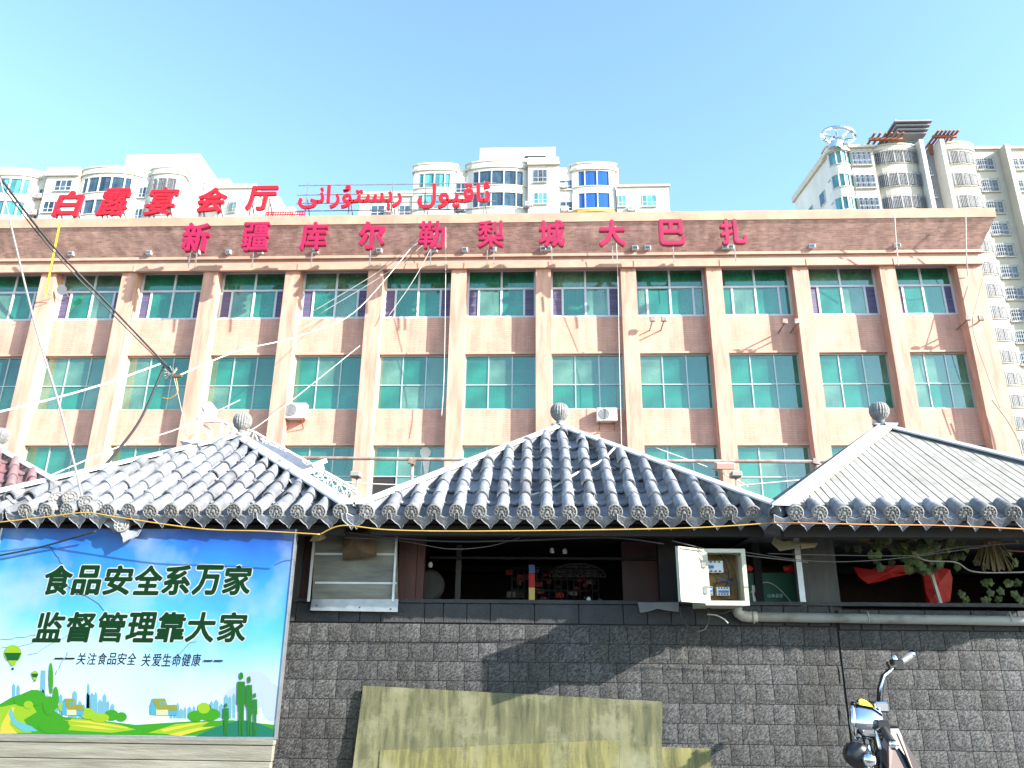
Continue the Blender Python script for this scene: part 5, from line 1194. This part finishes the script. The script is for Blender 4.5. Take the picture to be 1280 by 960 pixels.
for lab, pts, r_, mt_ in [('grey cable hanging across the right stall opening, upper', [(960, 692, 4.75), (1050, 694, 4.75), (1140, 694, 4.75), (1200, 684, 4.75), (1290, 678, 4.75)], .0028, 'cable_dim'),
     ('grey cable hanging across the right stall opening, lower', [(930, 690, 4.74), (1000, 700, 4.74), (1060, 702, 4.74), (1140, 696, 4.74), (1250, 680, 4.74)], .0028, 'cable_dim'),
     ('white conduit bent across the broom', [(1145, 695, 4.8), (1160, 701, 4.8), (1195, 703, 4.8), (1220, 715, 4.8), (1290, 715, 4.8)], .0045, 'cable_grey'),
     ('white cable sagging below the left part of the middle eave', [(430, 672, 4.8), (500, 676, 4.8), (560, 686, 4.8), (610, 683, 4.8), (650, 672, 4.8)], .0028, 'cable_dim'),
     ('black cable running under the middle eave', [(430, 665, 4.75), (540, 676, 4.75), (640, 676, 4.75), (760, 672, 4.75), (830, 680, 4.75)], .006, 'cable_black'),
     ('grey cable running from the middle eave over the electric box', [(840, 676, 4.7), (890, 688, 4.66), (930, 694, 4.68), (1010, 703, 4.75)], .003, 'cable_dim'),
     ('black cable across the top left of the blue poster', [(-10, 696, 4.64), (50, 684, 4.64), (120, 664, 4.6)], .006, 'cable_black'),
     ('white wire tail curling right of the cable coil', [(884, 768, 4.95), (895, 769, 4.93), (905, 774, 4.93), (910, 779, 4.93)], .004, 'cable_white'),
     ('black cable loop under the electric box', [(850, 758, 4.96), (853, 775, 4.95), (866, 788, 4.95), (880, 787, 4.95), (886, 772, 4.95), (884, 758, 4.95)], .006, 'cable_black'),
     ('black cable slack below the electric box', [(882, 758, 4.95), (900, 767, 4.94), (915, 762, 4.95)], .005, 'cable_black')]:
    cable(lab, pts, r_, mt_)
# galvanised tube on the left roof
a_ = at(281, 626, Y=4.80); b_2 = at(402, 583, Y=5.35)
T = thing('fallen_tube', 'square galvanised tube lying across the right side of the left roof', 'tube', a_)
MB().bar((0, 0, 0), b_2-a_, .05, .045).build('tube_body', M['galv'], T); MB().bar((b_2-a_)*.86+Vector((0, 0, .03)), (b_2-a_)*1.02+Vector((0, 0, .035)), .075, .03).build('tube_sleeve', M['white_metal'], T)
# crumpled flashing on left pavilion's right hip
def crumple(lab, pix, mt, seed):
    random.seed(seed); v = []; 
    for (px, py, y) in pix: v.append(at(px, py, Y=y))
    n = len(v)//2; g = MB(); f = [(2*i, 2*i+1, 2*i+3, 2*i+2) for i in range(n-1)]
    vv = [p_+Vector((random.uniform(-.008, .008), random.uniform(-.01, .01), random.uniform(-.008, .008))) for p_ in v]
    nv = len(vv); vv2 = vv+[p_+Vector((0, .002, -.006)) for p_ in vv]
    f2 = f+[tuple(nv+k for k in q[::-1]) for q in f]
    ring = [2*i for i in range(n)]+[2*i+1 for i in range(n-1, -1, -1)]; f2 += [(ring[k], ring[(k+1) % len(ring)], nv+ring[(k+1) % len(ring)], nv+ring[k]) for k in range(len(ring))]
    g.add(vv2, f2); return tag(g.build('crumpled_flashing', M[mt], None), lab, 'metal sheet')
crumple('crumpled metal ridge sheet peeling along the right hip of the left roof', [(300, 549, 5.72), (318, 549, 5.78), (322, 562, 5.6), (345, 558, 5.66), (345, 585, 5.42), (372, 572, 5.5), (350, 598, 5.3), (388, 585, 5.4), (356, 603, 5.22), (396, 596, 5.3), (385, 622, 5.0), (420, 624, 5.1), (402, 636, 4.85), (436, 642, 4.9)], 'galv', 2)
crumple('bent steel offcut at the lower right corner of the left roof', [(360, 600, 5.0), (380, 592, 5.1), (372, 612, 4.92), (394, 606, 5.0), (385, 628, 4.8), (405, 622, 4.86)], 'flashing', 5)
crumple('torn yellowish sheet hanging from the corner between the middle and right roofs', [(964, 678, 4.7), (968, 672, 4.72), (975, 687, 4.66), (978, 678, 4.7), (990, 685, 4.66), (985, 676, 4.7), (1000, 681, 4.68), (1022, 678, 4.7), (1003, 686, 4.66), (1018, 682, 4.7)], 'straw', 6)
crumple('blue plastic scrap in the valley left of the right roof', [(930, 640, 5.0), (940, 634, 5.1), (950, 648, 4.9), (960, 636, 5.0), (962, 656, 4.8), (972, 640, 4.9)], 'p_house', 7)
crumple('torn yellow sheet hanging under the corner between the left and middle roofs', [(388, 674, 4.7), (392, 668, 4.72), (398, 676, 4.7), (400, 667, 4.7), (408, 670, 4.7), (405, 666, 4.72)], 'straw', 8)
q = at(938, 632, Y=5.1); T = tag(MB().lathe([(.01, -.04), (.06, -.03), (.07, 0), (.05, .03), (.01, .045)], 9, Matrix.Translation(q) @ Matrix.Diagonal((1, .7, .9, 1))).build('red_bundle', M['red_cloth'], None), 'small red cloth bundle in the valley beside the right roof', 'bundle')
q = at(423, 636, Y=4.95); T = tag(MB().lathe([(.01, -.04), (.04, -.03), (.045, 0), (.03, .03), (.01, .04)], 9, Matrix.Translation(q)).build('debris_lump', M['concrete_piece'], None), 'grey rubble lump in the valley between the left and middle roofs', 'rubble')
# ---- white lattice truss
T = thing('lattice_truss', 'white steel lattice truss leaning behind the left pyramid roof', 'truss', (0, 0, 0))
g = MB(); A0, A1 = at(318, 540, Y=6.9), at(446, 612, Y=6.9); off = Vector((-.05, .12, .17))
ch = [Vector((0, 0, 0)), Vector((.0, 0, -.14)), Vector((0, .16, -.02))]
for c_ in ch: g.tube([A0+c_, A1+c_], .011, 6)
n = 11
for k in range(n):
    p0 = A0.lerp(A1, k/n); p1 = A0.lerp(A1, (k+1)/n)
    for a1_, b1_ in ((0, 1), (1, 2), (2, 0)): g.tube([p0+ch[a1_], p1+ch[b1_]], .006, 5); g.tube([p1+ch[a1_], p1+ch[b1_]], .006, 5)
g.build('sloping_truss', M['white_paint'], T)
g = MB(); B0, B1, B2, B3 = at(246, 526, Y=6.9), at(278, 527, Y=6.9), at(247, 556, Y=6.9), at(274, 560, Y=6.9)
for a1_, b1_ in ((B0, B1), (B0, B2), (B1, B3), (B2, B3), (B0, B3), (B1, A0), (B3, A0+ch[1])): g.tube([a1_, b1_], .011, 6)
for a1_, b1_ in ((B0, B2), (B1, B3)): g.tube([a1_+Vector((.02, .3, 0)), b1_+Vector((.02, .3, 0))], .012, 6); g.tube([a1_, a1_+Vector((.02, .3, 0))], .012, 6)
for k in range(5): p0 = B1.lerp(A0, k/5); p1 = B3.lerp(A0+ch[1], (k+.5)/5); g.tube([p0, p1], .006, 5); g.tube([p1, B1.lerp(A0, (k+1)/5)], .006, 5)
g.build('upright_truss', M['white_paint'], T)
def rag(lab, pix, y, seed): return cloth('white_plastic', lab, 'plastic rag', pix, y, 'deck_white', .05, seed)
rag('upper scrap of white plastic caught on the truss behind the left roof', ((251, 506), (262, 502), (268, 510), (266, 518), (272, 524), (260, 526), (246, 524), (252, 515)), 7.0, 3)
rag('lower scrap of white plastic behind the left roof ridge', ((226, 552), (232, 548), (238, 553), (246, 545), (256, 556), (250, 562), (236, 562), (228, 559)), 6.9, 4)
# ================================================================ MOTORCYCLE
MC = thing('motorcycle', 'black and chrome motorcycle with a yellow dial parked by the wall at the lower right', 'motorcycle', (1.95, 4.28, .12))
O = Vector((1.95, 4.28, .12))
def L(px, py, y): return at(px, py, Y=y)-O
farT = L(1141, 817, 4.58); farG = L(1121, 831, 4.52); bend = L(1104, 845, 4.45); cl = L(1098, 882, 4.3); nearG = L(1102, 908, 4.12); nearT = L(1118, 933, 4.0); 
g = MB(); g.tube([farG, bend.lerp(farG, .35), bend, L(1099, 862, 4.38), cl, L(1097, 893, 4.2), nearG], .0125, 10); g.build('handlebar', M['chrome'], MC, True)
for a_, b_2 in ((farG, farT), (nearG, nearT)):
    d = (b_2-a_); gr = MB().tube([a_, a_+d*.85], .019, 10).build('grip', M['rubber'] if a_ is nearG else M['galv'], MC, True)
    MB().tube([a_+d*.85, b_2], .021, 10).build('bar_end', M['chrome'], gr, True)
MB().box(-.028, .028, -.03, .03, -.028, .028, Matrix.Translation(farG)).build('switch_block', M['black_plastic'], MC, bevel=.006)
MB().tube([farG+Vector((0, -.01, 0)), L(1112, 834, 4.46), L(1109, 828, 4.45)], .009, 6).build('lever', M['black_plastic'], MC)
MB().tube([farG, farG+Vector((-.01, 0, .05))], .012, 8, .016).build('mirror_boss', M['chrome'], MC, True)
MB().box(-.03, .03, -.03, .03, -.03, .03, Matrix.Translation(nearG)).build('switch_block', M['black_plastic'], MC, bevel=.006)
MB().tube([nearG, L(1094, 915, 4.06), L(1100, 935, 3.98)], .008, 6).build('lever', M['chrome'], MC)
MB().box(-.035, .035, -.05, .05, -.03, .02, Matrix.Translation(cl)).build('bar_clamp', M['chrome'], MC, bevel=.008)
hl = L(1076, 903, 4.22); mm = Matrix.Translation(hl) @ Matrix.Rotation(math.radians(-24), 4, 'Z') @ Matrix.Rotation(math.radians(-88), 4, 'Y')
MB().lathe([(.01, -.11), (.05, -.10), (.075, -.06), (.085, 0), (.088, .03)], 24, mm).build('headlight_shell', M['chrome'], MC, True)
MB().lathe([(.094, .018), (.098, .03), (.092, .042), (.084, .038)], 24, mm).build('headlight_rim', M['chrome'], MC, True); MB().lathe([(.084, .03), (.06, .045), (.01, .052)], 20, mm).build('headlight_lens', M['breaker'], MC, True)
gc = L(1081, 884, 4.25); mm = Matrix.Translation(gc) @ Matrix.Rotation(math.radians(28), 4, 'Y') @ Matrix.Rotation(math.radians(38), 4, 'X')
MB().lathe([(.03, -.09), (.042, -.06), (.046, .0), (.044, .012)], 20, mm).build('gauge_pod', M['chrome'], MC, True); MB().lathe([(.040, .011), (.039, .015), (.01, .0155)], 20, mm).build('gauge_face', M['dial_yellow'], MC)
for dx in (-.07, .07):
    MB().tube([Vector((-.30, dx, .75)), Vector((-.52, dx*1.0, .25)), Vector((-.62, dx, .2))], .022, 10).build('fork_leg', M['chrome'], MC, True)
mm0 = Matrix.Rotation(PI/2, 4, 'X')
def wheel(x):
    o = MB(); R0 = .29
    for_t = [Vector((x+R0*math.cos(2*PI*k/28), 0, .29+R0*math.sin(2*PI*k/28))) for k in range(29)]
    tyre = MB().tube(for_t, .045, 8, cap=False).build('wheel', M['rubber'], MC, True)
    MB().tube([Vector((x+.235*math.cos(2*PI*k/28), 0, .29+.235*math.sin(2*PI*k/28))) for k in range(29)], .018, 6, cap=False).build('rim', M['chrome'], tyre, True)
    s_ = MB()
    for k in range(16): s_.tube([(x+.03*math.cos(k*PI/8), .03*(-1)**k, .29+.03*math.sin(k*PI/8)), (x+.23*math.cos(k*PI/8+.15), 0, .29+.23*math.sin(k*PI/8+.15))], .002, 4)
    s_.tube([(x, -.06, .29), (x, .06, .29)], .03, 10); s_.build('spokes', M['galv'], tyre)
wheel(-.62); wheel(.66)
MB().lathe([(.02, -.3), (.1, -.27), (.135, -.12), (.13, .1), (.09, .26), (.02, .3)], 20, Matrix.Translation((.06, 0, .40)) @ Matrix.Rotation(PI/2+.12, 4, 'Y') @ Matrix.Diagonal((.85, 1, 1, 1))).build('fuel_tank', M['tank_black'], MC, True)
for s_ in (-1, 1):
    P = [L(1111, 930, 4.12), L(1117, 934, 4.12), L(1131, 962, 4.1), L(1137, 975, 4.1), L(1112, 975, 4.1)] if s_ < 0 else [L(1122, 917, 4.16), L(1127, 920, 4.16), L(1150, 958, 4.12), L(1158, 975, 4.12), L(1146, 975, 4.12)]
    g = MB(); n = 5; g.add(P+[p_+Vector((0, .02, 0)) for p_ in P], [(0, 4, 3, 2, 1), (5, 6, 7, 8, 9)]+[(i, (i+1) % 5, 5+(i+1) % 5, 5+i) for i in range(5)]); g.build('side_stripe', M['beige_panel'], MC)
P = [L(1098, 908, 4.2), L(1124, 908, 4.24), L(1156, 975, 4.14), L(1098, 975, 4.14)]; MB().add(P+[p_+Vector((0, .07, 0)) for p_ in P], [(0, 3, 2, 1), (4, 5, 6, 7)]+[(i, (i+1) % 4, 4+(i+1) % 4, 4+i) for i in range(4)]).build('front_cowl', M['tank_black'], MC, bevel=.01)
MB().lathe([(.02, -.05), (.055, -.045), (.06, 0), (.055, .03), (.02, .035)], 18, Matrix.Translation(L(1072, 944, 4.1)) @ mm0).build('horn', M['black_plastic'], MC, True)
MB().lathe([(.01, -.03), (.03, -.025), (.034, 0), (.02, .02)], 14, Matrix.Translation(L(1087, 950, 4.05)) @ mm0).build('indicator', M['chrome'], MC, True)
MB().box(.35, .80, -.12, .12, .48, .56).build('seat', M['black_plastic'], MC, bevel=.03)
MB().box(-.12, .30, -.11, .11, .22, .52).build('engine', M['galv'], MC, bevel=.03)
g = MB(); g.tube([(-.30, 0, .72), (.25, 0, .48), (.66, .08, .32)], .018, 8); g.tube([(-.28, 0, .66), (-.1, 0, .2), (.3, 0, .18), (.66, -.08, .30)], .018, 8); g.build('frame_tubes', M['black_plastic'], MC, True)
g = MB(); random.seed(8)
for k in range(6): 
    a_ = L(random.uniform(1084, 1106), random.uniform(890, 905), 4.2); b_2 = L(random.uniform(1080, 1110), random.uniform(930, 950), 4.2); c_ = (a_+b_2)/2+Vector((random.uniform(-.05, .05), random.uniform(-.06, 0), 0))
    g.tube([a_, a_.lerp(c_, .6), c_, c_.lerp(b_2, .5), b_2], .005, 5)
g.tube([L(1106, 852, 4.46), L(1104, 875, 4.42), L(1112, 900, 4.36)], .005, 5)
g.build('control_cables', M['cable_black'], MC)
MB().tube([(.1, -.1, .2), (.2, -.3, 0)], .012, 6).build('side_stand', M['black_plastic'], MC)
